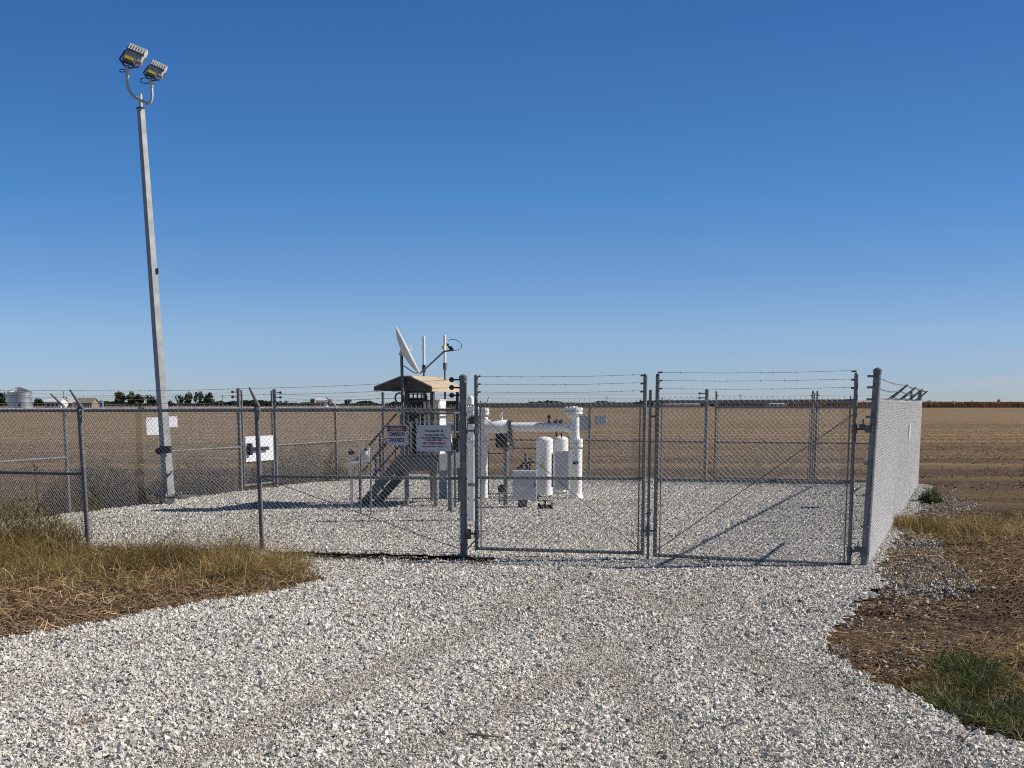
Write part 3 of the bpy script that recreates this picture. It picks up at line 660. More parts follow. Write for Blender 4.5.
# ------------------------------------------------------------------ pipework
def flange(p, d, r, wd=.035, gap=.03, n=12):
    d = Vector(d).normalized(); b = MB()
    for s_ in (-1, 1): b.tube([p+d*s_*(gap/2), p+d*s_*(gap/2+wd)], r, 24)
    b.tube([p-d*gap, p+d*gap], r*.72, 20)
    a = d.orthogonal().normalized(); c = d.cross(a)
    for k in range(n):
        q = p+(a*math.cos(2*math.pi*k/n)+c*math.sin(2*math.pi*k/n))*r*.84; b.tube([q-d*(gap/2+wd+.018), q+d*(gap/2+wd+.018)], .009, 6)
    return b
ri = G(472.5, 521.5); Yr = ri.y; s1 = lambda px, py: at(px, py, Yr)
t = thing('white_riser', ri, 'white vertical riser pipe standing just behind the left gate post', 'pipe')
MB().tube([ri-Z*.05, s1(472.3, 424)], .066, 24).build('pipe', M['white'], t)
flange(s1(472.3, 442), Z, .087, .03, .015).build('flange', M['white'], t)
flange(s1(472.0, 411), Z, .105, .04, .05).build('top_flange', M['white'], t)
MB().tube([s1(472.1, 424), s1(472.1, 414)], .045, 16).build('valve_neck', M['dark'], t)
MB().tube([s1(470.5, 404.5), s1(470.5, 399)], .05, 16).dome(s1(470.5, 399), .05, .05, 16).build('cap', M['white'], t)
MB().tube([s1(465, 420), s1(478, 419)], .018, 8).tube([s1(478, 424), s1(478, 415)], .03, 10).build('side_valve', M['dark'], t)
MB().tube([s1(472.4, 486), s1(472.4, 483)], .072, 20).build('pipe_clamp', M['galv'], t)
MB().box(ri+Z*.35, (.15, .10, .02), (U, N, Z)).build('bracket', M['galv'], t, False)
Yp = 26.9; q = lambda x, y, dy=0: at(x, y, Yp+dy)
def gz(x): g_ = q(x, 430); return V(g_.x, Yp, 0)
pr = thing('pipe_run', gz(530), 'white horizontal pipe run from a tee at the left to a flanged riser', 'pipe')
MB().tube([q(485, 427), q(575, 427)], .087, 24).build('header_pipe', M['white'], pr)
MB().tube([q(484, 426.5), q(507, 426.5), q(511, 427)], [.125, .125, .09], 24).build('reducer', M['white'], pr)
MB().tube([q(483.5, 430), q(483.5, 417)], [.115, .085], 24).tube([q(483.5, 438), q(483.5, 424)], [.09, .12], 24).build('tee', M['white'], pr)
flange(q(484, 411.5), Z, .10, .045, .02).build('flange', M['white'], pr); flange(q(484, 441), Z, .10, .045, .02).build('flange', M['white'], pr)
MB().tube([q(483.5, 438), V(q(483.5, 438).x, Yp, -.05)], .075, 20).build('down_pipe', M['white'], pr)
MB().tube([q(486, 405.5), q(489, 397)], .016, 8).build('lever', M['white'], pr)
MB().tube([q(575, 431), q(575, 417)], .082, 24).tube([q(566, 427), q(571, 428.5), q(575, 433), q(575.3, 441)], .087, 24).build('elbow', M['white'], pr)
MB().tube([q(573.5, 418), q(573.3, 415)], [.082, .13], 24).build('neck', M['white'], pr)
flange(q(573, 411), Z, .185, .045, .02, 16).build('top_flange', M['white'], pr)
MB().dome(q(572.7, 407.5), .05, .07, 16).tube([q(567, 408), q(567, 406)], .02, 8).tube([q(577, 408), q(577, 406)], .02, 8).build('blind_fitting', M['white'], pr)
flange(q(576.5, 443), Z, .12, .06, .02, 16).build('flange', M['white'], pr)
MB().tube([q(576.3, 449), V(q(576.3, 449).x, Yp, -.05)], .115, 24).build('riser', M['white'], pr)
MB().tube([V(q(576, 449).x, Yp, .12), V(q(576, 449).x, Yp, .0)], [.12, .16], 24).build('base_skirt', M['white'], pr)
MB().box(q(575.2, 462.7)-V(0, .122, 0), (.095, .006, .05)).build('emblem_plate', M['sblack'], pr, False)
flange(q(510, 427), V(1, 0, 0), .15, .02, .01).build('clamp_flange', M['galv_dark'], pr)
MB().tube([q(508, 420), q(508, 441)], .022, 6).tube([q(511, 423), q(511, 441)], .03, 8).build('hanger_bracket', M['galv_dark'], pr)
for x, y0, m_, nm in ((501.5, 421, 'white', 'vent_valve'), (549, 423, 'dark', 'pressure_tap'), (556, 428, 'brown', 'drain_valve'), (561, 428, 'dark', 'gauge_tap')):
    MB().tube([q(x, y0, -.03), q(x, y0-6, -.03)], .02, 10).tube([q(x-2, y0-6, -.03), q(x+1.5, y0-6.5, -.03)], .028, 10).tube([q(x, y0-6, -.03), q(x+.6, y0-9, -.03)], .014, 8).build(nm, M[m_], pr)
MB().tube([q(484, 427), q(462, 426.5), q(446, 426.5)], .085, 20).build('cross_pipe', M['white_shaded'], pr)
flange(q(462, 426.5), V(1, 0, 0), .12, .03, .015).build('flange', M['white_shaded'], pr)
MB().tube([q(447, 426.5), q(444, 427), q(442.5, 432), V(q(442.5, 432).x, Yp, -.05)], .08, 18).build('down_pipe', M['white_shaded'], pr)
MB().tube([q(556.5, 430), q(556.5, 437)], .02, 8).tube([q(561.5, 430), q(561.5, 438)], .012, 8).build('drop_line', M['dark'], pr)
# pipe supports
def support(px, py, ytop, label, m='galv'):
    g_ = G(px, py); top = at(px, ytop, g_.y)
    t = thing('pipe_support', g_, label, 'pipe support', 'pipe supports')
    MB().tube([g_-Z*.05, V(g_.x, g_.y, top.z)], .044, 16).build('post', M[m], t)
    MB().box(V(g_.x, g_.y, top.z), (.14, .14, .02), (U, N, Z)).build('saddle_plate', M['galv_dark'], t, False)
    MB().box(g_+Z*.015, (.18, .18, .02), (U, N, Z)).build('foot_plate', M['galv_dark'], t, False)
    return t, g_
t, g_ = support(450.4, 512, 452, 'grey steel pipe support between the platform and the left gate post')
MB().box(at(456.5, 444, g_.y), (.10, .12, .20), (U, N, Z)).tube([at(456.5, 437, g_.y), at(462, 437, g_.y)], .03, 10).build('valve_actuator', M['black'], t, False, .01)
MB().tube([V(g_.x, g_.y, at(450, 452, g_.y).z), at(448, 430, g_.y+.2)], .05, 12).build('saddle', M['white2'], t)
t, g_ = support(506, 506, 449, 'grey-green pipe support carrying the black actuator box')
MB().box(at(502.5, 440.5, g_.y), (.22, .16, .25), (U, N, Z)).build('actuator_box', M['black'], t, False, .012)
MB().prism([at(509, 434, g_.y), at(512.5, 437, g_.y), at(514, 447, g_.y), at(509, 445, g_.y)], V(0, .08, 0)).build('actuator_arm', M['grey'], t, False)
MB().tube([at(508.2, 444.5, g_.y-.1), at(508.2, 442.5, g_.y-.1)], .02, 8).build('nameplate', M['sign'], t)
# handwheel valve stand
hw = G(502, 506); t = thing('handwheel_valve', hw, 'round grey handwheel on a low stand beside the actuator support', 'valve')
hq = at(501.7, 488.5, hw.y)
MB().tube([hq+V(0, -.02, 0), hq+V(0, .02, 0)], .072, 20).build('handwheel', M['dark'], t)
MB().tube([hw+V(-.04, 0, 0), hq+V(-.04, 0, -.05)], .012, 8).tube([hw+V(.04, 0, 0), hq+V(.04, 0, -.05)], .012, 8).tube([hq+V(-.05, 0, -.06), hq+V(.12, 0, -.06)], .012, 8).build('stand', M['galv'], t)
# tubing frame left of the support
tf = G(489, 495); Y = tf.y; t = thing('tubing_frame', tf, 'thin steel tubing frame low behind the left gate leaf', 'tubing')
for pp in ([(488.5, 497), (488.3, 450)], [(481, 453.5), (503, 453.5)], [(481, 495), (500, 495)], [(481, 502), (497, 502)]):
    MB().tube([at(pp[0][0], pp[0][1], Y-.3 if pp[0][1] > 496 and pp[1][1] == 502 else Y), at(pp[1][0], pp[1][1], Y-.3 if pp[1][1] == 502 else Y)], .010, 8).build('tube', M['dark'], t)
MB().box(at(483, 488, Y-.05), (.07, .07, .16)).build('regulator', M['grey'], t, False, .01)
# long dark sensing line
l0 = at(510, 448, 25.7); l1 = at(536, 448.3, 25.9)
o = MB().tube([l0, l1], .012, 8).build('sensing_line', M['dark'], None); setp(o, 'dark horizontal sensing line from the actuator box to the tank', 'pipe')
# red capped valve
rv = G(526, 505); Y = rv.y
t = thing('relief_valve', V(at(526, 471, Y).x, Y, at(526, 471, Y).z), 'dark valve with a red cap above the low grey cabinet', 'valve')
MB().tube([at(526.5, 471, Y), at(526.5, 463, Y)], .03, 10).tube([at(526.3, 463, Y), at(525.8, 452, Y)], [.042, .02], 12).build('valve_body', M['grey'], t)
MB().dome(at(526, 452.5, Y), .022, .03, 12).build('red_cap', M['red'], t)
MB().tube([at(517, 469, Y), at(524, 463, Y), at(535, 462, Y)], .018, 8).tube([at(519, 467, Y-.03), at(523, 467, Y-.03)], .03, 8).tube([at(530, 461, Y-.02), at(530, 470, Y-.02)], .02, 8).tube([at(527, 459, Y), at(533, 458.5, Y)], .012, 6).build('side_piping', M['dark'], t)
# low grey cabinet
ca = G(524.5, 508.5); Y = ca.y
a0 = at(512.5, 500, Y-.1); a1 = at(537, 471, Y-.1)
t = thing('enclosure', ca, 'low wide grey enclosure on a pedestal in front of the left tank', 'cabinet')
MB().box(V((a0.x+a1.x)/2, Y+.05, (a0.z+a1.z)/2), (a1.x-a0.x, .24, a1.z-a0.z)).build('body', M['cab'], t, False, .008)
MB().box(V((a0.x+a1.x)/2, Y-.075, (a0.z+a1.z)/2), ((a1.x-a0.x)*.94, .012, (a1.z-a0.z)*.93)).build('door', M['cab'], t, False, .004)
MB().box(V(a1.x-.04, Y-.088, (a0.z+a1.z)/2), (.02, .02, .07)).build('handle', M['galv_dark'], t, False)
MB().box(V(at(522.5, 500, Y).x, Y+.05, a0.z/2), (.165, .16, a0.z+.02)).build('pedestal', M['grey'], t, False)
# white tanks
def tank(px, pyb, wpx, ytop, label, m='white'):
    g_ = G(px, pyb); sc_ = F/(g_.y*math.cos(PITCH)+.3); r_ = wpx/2/sc_; top = at(px, ytop, g_.y).z
    t = thing('white_tank', g_, label, 'tank', 'vertical white tanks')
    MB().tube([g_+Z*.06, g_+Z*(top-r_*.45)], r_, 32).build('shell', M[m], t)
    MB().dome(g_+Z*(top-r_*.45), r_, r_*.45, 32, 7).build('domed_head', M[m], t)
    for s_ in (-1, 1): MB().box(g_+V(s_*r_*.7, -.04, .04), (.04, .04, .12)).build('foot', M['grey'], t, False)
    return t, g_, r_, sc_
t, g_, r_, sc_ = tank(544.3, 498, 16.5, 436.5, 'front white domed tank with a yellow label, above the low enclosure')
c_ = at(542.5, 465, g_.y)-V(0, r_+.004, 0)
MB().box(c_, (.075, .006, .10)).build('label_plate', M['sign'], t, False); MB().box(c_-V(0, .005, 0), (.03, .004, .055)).build('yellow_mark', M['yellow'], t, False)
MB().box(c_+V(0, 0, -.22), (.03, .03, .03)).build('clip', M['white2'], t, False)
t, g_, r_, sc_ = tank(560, 494.5, 16, 436, 'rear white domed tank right behind the tall grey cabinet')
MB().tube([at(561.3, 437, g_.y), at(561.3, 426, g_.y)], .009, 8).build('vent_line', M['white'], t)
a0 = at(555, 490, 26.2); a1 = at(569.5, 451, 26.2)
t = thing('enclosure', V((a0.x+a1.x)/2, 26.3, 0), 'tall narrow grey cabinet between the tanks and the right riser', 'cabinet')
MB().box(V((a0.x+a1.x)/2, 26.28, (a0.z+a1.z)/2), (a1.x-a0.x, .15, a1.z-a0.z)).build('body', M['cab'], t, False, .008)
MB().box(V((a0.x+a1.x)/2, 26.20, (a0.z+a1.z)/2), ((a1.x-a0.x)*.92, .012, (a1.z-a0.z)*.95)).build('door', M['cab'], t, False, .004)
MB().box(V(a0.x-.05, 26.30, (a0.z+a1.z)/2), (.03, .05, a1.z-a0.z-.1)).build('hinge_strip', M['galv_dark'], t, False)
MB().tube([V(a0.x+.06, 26.3, a0.z), V(a0.x+.06, 26.3, 0)], .016, 8).tube([V(a1.x-.04, 26.3, a0.z), V(a1.x-.04, 26.3, 0)], .016, 8).tube([V(a0.x+.14, 26.28, a0.z), V(a0.x+.14, 26.28, a0.z-.1), V(a1.x+.02, 26.28, a0.z-.1)], .014, 8).build('conduit', M['white2'], t)
gv = G(545, 510); t = thing('ground_valve', gv, 'low dark valve lying on the gravel in front of the tanks', 'valve')
MB().tube([gv+V(-.1, 0, .05), gv+V(.13, 0, .05)], .045, 12).tube([gv+V(-.12, 0, .05), gv+V(-.09, 0, .05)], .07, 14).tube([gv+V(.10, 0, .05), gv+V(.13, 0, .05)], .07, 14).build('body', M['dark'], t)
MB().tube([gv+Z*.05, gv+Z*.15], .02, 10).tube([gv+Z*.15, gv+Z*.17], .05, 14).build('handwheel', M['black'], t)
# meter set left of the stairs
ms = G(371, 516); Y = ms.y
t = thing('meter_set', V(at(361, 500, Y).x, Y, 0), 'small white gas meter set on thin posts at the foot of the stairs', 'meter')
for x, y in ((360.7, 515), (371, 516.5)): MB().tube([V(at(x, y, Y).x, Y, -.03), at(x, 453, Y)], .014, 10).build('post', M['galv'], t)
Y2 = Y+1.6
MB().tube([V(at(350.8, 450, Y2).x, Y2, 0), at(350.8, 448, Y2)], .024, 12).build('post', M['white2'], t)
MB().tube([at(349, 462.5, Y2), at(371, 459.5, Y2)], .026, 12).build('cross_pipe', M['white'], t)
MB().tube([at(361, 475, Y2), at(359.5, 450, Y2)], .024, 12).build('riser', M['white'], t)
MB().tube([at(369.5, 462, Y2), at(368.6, 446, Y2)], .03, 12).build('riser', M['white'], t)
MB().tube([at(348.5, 453, Y2-.05), at(354, 453, Y2-.05)], .032, 12).build('dial_valve', M['dark'], t)
MB().tube([at(365, 455, Y2-.05), at(365, 451, Y2-.05)], .05, 12).build('regulator', M['cab'], t)
MB().tube([at(369, 466.5, Y2-.05), at(369, 464, Y2-.05)], .028, 10).build('yellow_fitting', M['yellow'], t)
MB().tube([at(371, 472, Y2), at(373, 465, Y2), at(371, 462, Y2)], .02, 10).build('elbow', M['white'], t)

# ------------------------------------------------------------------ ground
def ground_mat():
    m = bpy.data.materials.new('stubble_soil'); m.use_nodes = True; t = m.node_tree; b = t.nodes['Principled BSDF']; b.inputs['Roughness'].default_value = .95; b.inputs['Specular IOR Level'].default_value = .1
    g_ = nd(t, 'ShaderNodeNewGeometry'); 
    def nz_(sc, scale, det=5, rough=.55):
        mp_ = nd(t, 'ShaderNodeMapping'); mp_.inputs['Scale'].default_value = sc; t.links.new(g_.outputs['Position'], mp_.inputs['Vector'])
        n_ = nd(t, 'ShaderNodeTexNoise'); n_.inputs['Scale'].default_value = scale; n_.inputs['Detail'].default_value = det; n_.inputs['Roughness'].default_value = rough
        t.links.new(mp_.outputs[0], n_.inputs['Vector']); return n_.outputs['Fac']
    def ramp(src, stops):
        r = nd(t, 'ShaderNodeValToRGB'); e = r.color_ramp.elements
        while len(e) < len(stops): e.new(.5)
        for i, (p, c) in enumerate(stops): e[i].position = p; e[i].color = (*c, 1)
        t.links.new(src, r.inputs[0]); return r.outputs[0]
    def mix(f, a, b_, ty='MIX'):
        m_ = nd(t, 'ShaderNodeMixRGB', blend_type=ty)
        for i, s_ in enumerate((f, a, b_)):
            if isinstance(s_, (int, float)): m_.inputs[i].default_value = s_
            elif isinstance(s_, tuple): m_.inputs[i].default_value = (*s_, 1)
            else: t.links.new(s_, m_.inputs[i])
        return m_.outputs[0]
    sx_ = nd(t, 'ShaderNodeSeparateXYZ'); t.links.new(g_.outputs['Position'], sx_.inputs[0])
    fine = nz_((1, 1, 1), 9, 8, .7); mid = nz_((.35, 1, 1), .9, 6, .65); band_ = nz_((.04, 1, 1), .22, 5, .6); big = nz_((.3, 1, 1), .02, 4); rows = nz_((.012, 1, 1), 1.1, 3, .6)
    stub = ramp(fine, [(.32, (.09, .060, .035)), (.46, (.26, .175, .098)), (.58, (.42, .30, .17)), (.70, (.58, .45, .27))])
    soil = ramp(fine, [(.34, (.020, .013, .009)), (.48, (.054, .035, .024)), (.60, (.11, .074, .048)), (.70, (.24, .165, .10))])
    # bare dark soil near the station, more straw farther out
    edge = mth(t, 'ADD', sx_.outputs['Y'], mth(t, 'MULTIPLY', mrange(t, mid, .3, .7, -1, 1), 9.0))
    far = mrange(t, edge, 42, 76)
    streak = mrange(t, band_, .40, .60, -.45, .4); far2 = mth(t, 'ADD', far, streak)
    cl = nd(t, 'ShaderNodeClamp'); t.links.new(far2, cl.inputs[0])
    lift = mth(t, 'MULTIPLY', mrange(t, edge, 42, 56), .35); c2_ = nd(t, 'ShaderNodeMath', operation='MAXIMUM'); t.links.new(cl.outputs[0], c2_.inputs[0]); t.links.new(lift, c2_.inputs[1])
    col = mix(c2_.outputs[0], soil, stub)
    # straw litter over the near right shoulder
    rowm = nz_((.02, 1, 1), .30, 5, .65); wide = nz_((.08, 1, 1), .09, 5, .6)
    col = mix(mrange(t, rows, .35, .65, .0, .6), col, mix(.55, col, (.09, .062, .042)), 'MIX')
    col = mix(mrange(t, rowm, .42, .56, .0, .75), col, (.13, .09, .058)); col = mix(mrange(t, wide, .48, .66, .0, .5), col, (.31, .225, .12))
    big_ = mrange(t, big, .3, .7, .86, 1.14)
    cx = nd(t, 'ShaderNodeCombineXYZ'); [t.links.new(big_, cx.inputs[i]) for i in range(3)]
    col = mix(1.0, col, cx.outputs[0], 'MULTIPLY')
    t.links.new(col, b.inputs['Base Color'])
    bp = nd(t, 'ShaderNodeBump'); bp.inputs['Strength'].default_value = .8; bp.inputs['Distance'].default_value = .06
    t.links.new(mth(t, 'ADD', fine, mid), bp.inputs['Height']); t.links.new(bp.outputs[0], b.inputs['Normal'])
    return m
# one sheet to the horizon: fine cells near, coarse far
xs = np.concatenate([-np.geomspace(4000, 40, 18), np.linspace(-30, 30, 121), np.geomspace(40, 4000, 18)])
ys = np.concatenate([np.array([-4000, -800, -150, -30]), np.linspace(0, 60, 121), np.geomspace(66, 6000, 26)])
X, Yg = np.meshgrid(xs, ys)
Zg = np.zeros_like(X)
PADP = [FE+V(-.3, -.2, 0), FD+fn*.2, FC+fn*.2, GL+fn*.1, FR, BR+V(.5, 0, 0), BR+V(.6, .5, 0), q705+bout*.4, BL+bout*.4+V(-.3, 0, 0), L66+lout*.15]
for i in range(X.shape[0]):
    for j in range(X.shape[1]):
        x, y = X[i, j], Yg[i, j]
        if abs(x) < 31 and 0 < y < 61:
            Zg[i, j] = noise.noise(Vector((x*.4, y*.4, 3)))*.035*min(1, max(0, (abs(x)-.0)/3))-.03
        else: Zg[i, j] = -.03
vs = np.stack([X, Yg, Zg], -1).reshape(-1, 3); nx = X.shape[1]; ny = X.shape[0]
ii, jj = np.meshgrid(np.arange(ny-1), np.arange(nx-1), indexing='ij'); a = (ii*nx+jj).ravel()
o = npmesh('ground', vs, 4, np.stack([a, a+1, a+1+nx, a+nx], 1).ravel(), ground_mat(), smooth=True); setp(o, kind='structure')

# gravel outlines in plan
drive = [G(-420, 655), G(0, 640), G(60, 632), G(150, 612), G(228, 599), G(290, 591), G(322, 579), G(305, 567), G(262, 556)]
right_edge = [G(880, 585), G(858, 604), G(843, 618), G(826, 637), G(815, 652), G(840, 664), G(880, 681), G(905, 697), G(950, 722), G(985, 735), G(1030, 747), G(1500, 800)]
poly_drive = drive+[FR.lerp(GL, .5)+V(0, .3, 0), FR+V(.1, .0, 0)]+right_edge+[V(9, 2, 0), V(-9, 2, 0), V(-9, 8, 0)]
poly_pad = [V(-8.5, 18.6, 0), FD+fn*.15, FC+fn*.6, GL+fn*.3, FR+fn*.3+V(.1, 0, 0), on(FR, BR, 890)+rout*.25, on(FR, BR, 905)+rout*.3, BR+V(.35, -.3, 0), BR+V(.35, .5, 0), q705+bout*.55, BL+bout*.45+V(-.3, 0, 0), g2+lout*.15, g1+lout*.1, lp-lout*.1, L66-lout*.15]
mixed = [FR+V(.1, -.1, 0), G(865, 580), G(885, 592), G(930, 600), G(985, 590), G(975, 575), G(950, 560), G(935, 545), G(925, 530), G(985, 503), G(945, 495), BR+V(1.0, 0, 0), on(FR, BR, 905)]
def inside(poly, x, y):
    c = np.zeros(x.shape, dtype=bool); n_ = len(poly)
    for i in range(n_):
        x1, y1 = poly[i].x, poly[i].y; x2, y2 = poly[(i+1) % n_].x, poly[(i+1) % n_].y
        if y1 == y2: continue
        c ^= ((y1 > y) != (y2 > y)) & (x < (x2-x1)*(y-y1)/(y2-y1)+x1)
    return c
def vnoise(x, y, s, seed=0):
    # value noise on arrays
    xi = np.floor(x*s).astype(int); yi = np.floor(y*s).astype(int); fx = x*s-xi; fy = y*s-yi
    h = lambda a, b: ((np.sin(a*127.1+b*311.7+seed*74.7)*43758.5453) % 1.0)
    fx = fx*fx*(3-2*fx); fy = fy*fy*(3-2*fy)
    return (h(xi, yi)*(1-fx)+h(xi+1, yi)*fx)*(1-fy)+(h(xi, yi+1)*(1-fx)+h(xi+1, yi+1)*fx)*fy
def fb(x, y, s, seed=0): return (vnoise(x, y, s, seed)*.5+vnoise(x, y, s*2.1, seed+1)*.3+vnoise(x, y, s*4.3, seed+2)*.2)
def wob(x, y):                                      # ragged edges
    return x+(fb(x, y, 2.6, 3)-.5)*.40, y+(fb(x, y, 2.6, 9)-.5)*.42
def in_gravel(x, y):
    wx, wy = wob(x, y); return inside(poly_drive, wx, wy) | inside(poly_pad, wx, wy)
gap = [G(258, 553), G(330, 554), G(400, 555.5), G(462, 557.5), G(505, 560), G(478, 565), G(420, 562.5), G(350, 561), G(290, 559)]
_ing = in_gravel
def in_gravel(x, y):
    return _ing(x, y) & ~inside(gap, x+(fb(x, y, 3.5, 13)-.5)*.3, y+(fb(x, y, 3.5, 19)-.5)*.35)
def in_mixed(x, y):
    wx, wy = wob(x, y); return inside(mixed, wx, wy)
# bed sheet under the stones: cells of a fine grid that lie inside
def sheet(name, test, x0, x1, y0, y1, step, z, m):
    gx = np.arange(x0, x1, step); gy = np.arange(y0, y1, step); XX, YY = np.meshgrid(gx, gy)
    ok = test(XX+step/2, YY+step/2); nx = len(gx)
    ii, jj = np.nonzero(ok[:-1, :-1]); a = ii*nx+jj
    ZZ = z+.018*(fb(XX, YY, 1.2, 5)-.5)
    vs = np.stack([XX, YY, ZZ], -1).reshape(-1, 3); lo = np.stack([a, a+1, a+1+nx, a+nx], 1)
    u_, inv = np.unique(lo.ravel(), return_inverse=True)
    return npmesh(name, vs[u_], 4, inv, m, smooth=True)
def gravel_mat():
    m = bpy.data.materials.new('gravel_bed'); m.use_nodes = True; t = m.node_tree; b = t.nodes['Principled BSDF']; b.inputs['Roughness'].default_value = .9; b.inputs['Specular IOR Level'].default_value = .2
    g_ = nd(t, 'ShaderNodeNewGeometry'); vo = nd(t, 'ShaderNodeTexVoronoi'); vo.inputs['Scale'].default_value = 26; t.links.new(g_.outputs['Position'], vo.inputs['Vector'])
    sp_ = nd(t, 'ShaderNodeSeparateColor'); t.links.new(vo.outputs['Color'], sp_.inputs[0])
    r = nd(t, 'ShaderNodeValToRGB'); e = r.color_ramp.elements; e[0].position = 0; e[0].color = (.32, .31, .295, 1); e[1].position = 1; e[1].color = (.74, .73, .70, 1); e.new(.5).color = (.55, .54, .51, 1)
    t.links.new(sp_.outputs[0], r.inputs[0])
    n_ = nd(t, 'ShaderNodeTexNoise'); n_.inputs['Scale'].default_value = .9; n_.inputs['Detail'].default_value = 6; t.links.new(g_.outputs['Position'], n_.inputs['Vector'])
    mx_ = nd(t, 'ShaderNodeMixRGB'); t.links.new(mrange(t, n_.outputs['Fac'], .45, .7, 0, .6), mx_.inputs[0]); t.links.new(r.outputs[0], mx_.inputs[1]); mx_.inputs[2].default_value = (.40, .35, .28, 1)
    t.links.new(mx_.outputs[0], b.inputs['Base Color'])
    bp = nd(t, 'ShaderNodeBump'); bp.inputs['Strength'].default_value = 1; bp.inputs['Distance'].default_value = .03; bp.invert = True
    t.links.new(vo.outputs['Distance'], bp.inputs['Height']); t.links.new(bp.outputs[0], b.inputs['Normal'])
    return m
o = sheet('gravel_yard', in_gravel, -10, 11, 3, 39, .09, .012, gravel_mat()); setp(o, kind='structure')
# the bank of straw and dirt on the left
bank = [G(-300, 560), V(-9.5, 19, 0), FD+fn*.1, FC+fn*.25, G(305, 566), G(322, 579), G(290, 592), G(228, 600), G(150, 613), G(60, 633), G(0, 642), G(-420, 656)]

# crushed stones
ico_v = []
ph = (1+5**.5)/2
for a_1, b_1 in ((1, ph), (-1, ph), (1, -ph), (-1, -ph)): ico_v += [(a_1, b_1, 0)]
ico_v = np.array([(-1, ph, 0), (1, ph, 0), (-1, -ph, 0), (1, -ph, 0), (0, -1, ph), (0, 1, ph), (0, -1, -ph), (0, 1, -ph), (ph, 0, -1), (ph, 0, 1), (-ph, 0, -1), (-ph, 0, 1)])/1.9
ico_f = np.array([(0, 11, 5), (0, 5, 1), (0, 1, 7), (0, 7, 10), (0, 10, 11), (1, 5, 9), (5, 11, 4), (11, 10, 2), (10, 7, 6), (7, 1, 8), (3, 9, 4), (3, 4, 2), (3, 2, 6), (3, 6, 8), (3, 8, 9), (4, 9, 5), (2, 4, 11), (6, 2, 10), (8, 6, 7), (9, 8, 1)])
oct_v = np.array([(1, 0, 0), (-1, 0, 0), (0, 1, 0), (0, -1, 0), (0, 0, 1), (0, 0, -1)])*1.1
oct_f = np.array([(0, 2, 4), (2, 1, 4), (1, 3, 4), (3, 0, 4), (2, 0, 5), (1, 2, 5), (3, 1, 5), (0, 3, 5)])
def rocks(name, pos, rad, tone, m, bv, bfc, flatn=.75, jit=.28, zoff=.25, label=None, cat=None):
    n_ = len(pos); k = len(bv)
    v = np.repeat(bv[None], n_, 0)+rng.normal(0, jit, (n_, k, 3))*.6
    v *= rng.uniform(.6, 1.3, (n_, 1, 3))*np.array([1, 1, flatn])
    q_ = rng.normal(size=(n_, 4)); q_ /= np.linalg.norm(q_, axis=1)[:, None]; w_, x, y, z = q_.T
    Rm = np.stack([1-2*(y*y+z*z), 2*(x*y-z*w_), 2*(x*z+y*w_), 2*(x*y+z*w_), 1-2*(x*x+z*z), 2*(y*z-x*w_), 2*(x*z-y*w_), 2*(y*z+x*w_), 1-2*(x*x+y*y)], 1).reshape(-1, 3, 3)
    v = np.einsum('nij,nkj->nki', Rm, v)*rad[:, None, None]
    v += pos[:, None, :]; v[:, :, 2] += (rad*zoff)[:, None]
    lo = (bfc[None]+(np.arange(n_)*k)[:, None, None]).ravel()
    o = npmesh(name, v.reshape(-1, 3), 3, lo, m, tone=np.repeat(tone, k))
    return o
def halfw(y): return y*.405+.5
def scatter(n_, y0, y1, test, dens=None, xr=None):
    y = rng.uniform(y0, y1, n_*2); x = rng.uniform(-1, 1, n_*2)*halfw(y1); keep = np.abs(x) < halfw(y)
    x = x[keep]; y = y[keep]; ok = test(x, y)
    if dens is not None: ok &= rng.random(len(x)) < dens(x, y)
    return x[ok], y[ok]
# tan, finer wheel tracks across the drive
RUTS = [[G(*p) for p in l] for l in (((120, 790), (250, 740), (345, 690), (440, 648), (520, 606), (575, 575)), ((330, 800), (440, 745), (530, 700), (610, 655), (690, 612), (720, 580)),
        ((960, 780), (860, 722), (765, 668), (700, 628), (640, 596), (560, 574)), ((700, 800), (660, 730), (610, 670), (560, 620), (530, 580)))]
def rutd(x, y):
    d = np.full(x.shape, 9.0)
    for l in RUTS:
        for p, q_ in zip(l[:-1], l[1:]):
            vx, vy = q_.x-p.x, q_.y-p.y; t = np.clip(((x-p.x)*vx+(y-p.y)*vy)/(vx*vx+vy*vy), 0, 1)
            d = np.minimum(d, np.hypot(x-p.x-t*vx, y-p.y-t*vy))
    return d
def tracks(x, y):
    d = rutd(x, y); t = np.exp(-(d/.17)**2)*(.25+1.1*fb(x, y, .8, 21))
    return np.clip(t+np.clip(fb(x, y, .55, 77)-.60, 0, 1)*2.6, 0, 1)
def dens(x, y): return np.clip(1.05-.45*tracks(x, y)-.55*np.clip(fb(x, y, .8, 31)-.56, 0, 1)*4, .12, 1)
def tones(x, y):
    t = rng.beta(3.0, 2.1, len(x))*.95+(fb(x, y, .5, 91)-.5)*.16-.09*tracks(x, y); t = np.clip(t, .01, .95); k = rng.random(len(x)); t[k < .05] *= .25; t[k > .985] = 1
    tr = tracks(x, y); return np.where((k > 1-.3*tr) & (k <= .985), .97, t)
P3 = lambda x, y, z: np.stack([x, y, z], 1)
parts_v = []
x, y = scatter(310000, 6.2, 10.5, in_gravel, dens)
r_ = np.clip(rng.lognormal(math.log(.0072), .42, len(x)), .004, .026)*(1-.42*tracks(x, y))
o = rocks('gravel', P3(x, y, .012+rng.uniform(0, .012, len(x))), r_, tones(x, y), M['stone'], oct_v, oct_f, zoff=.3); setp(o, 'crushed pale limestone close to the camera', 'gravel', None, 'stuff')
x, y = scatter(400000, 10.5, 18.5, in_gravel, dens)
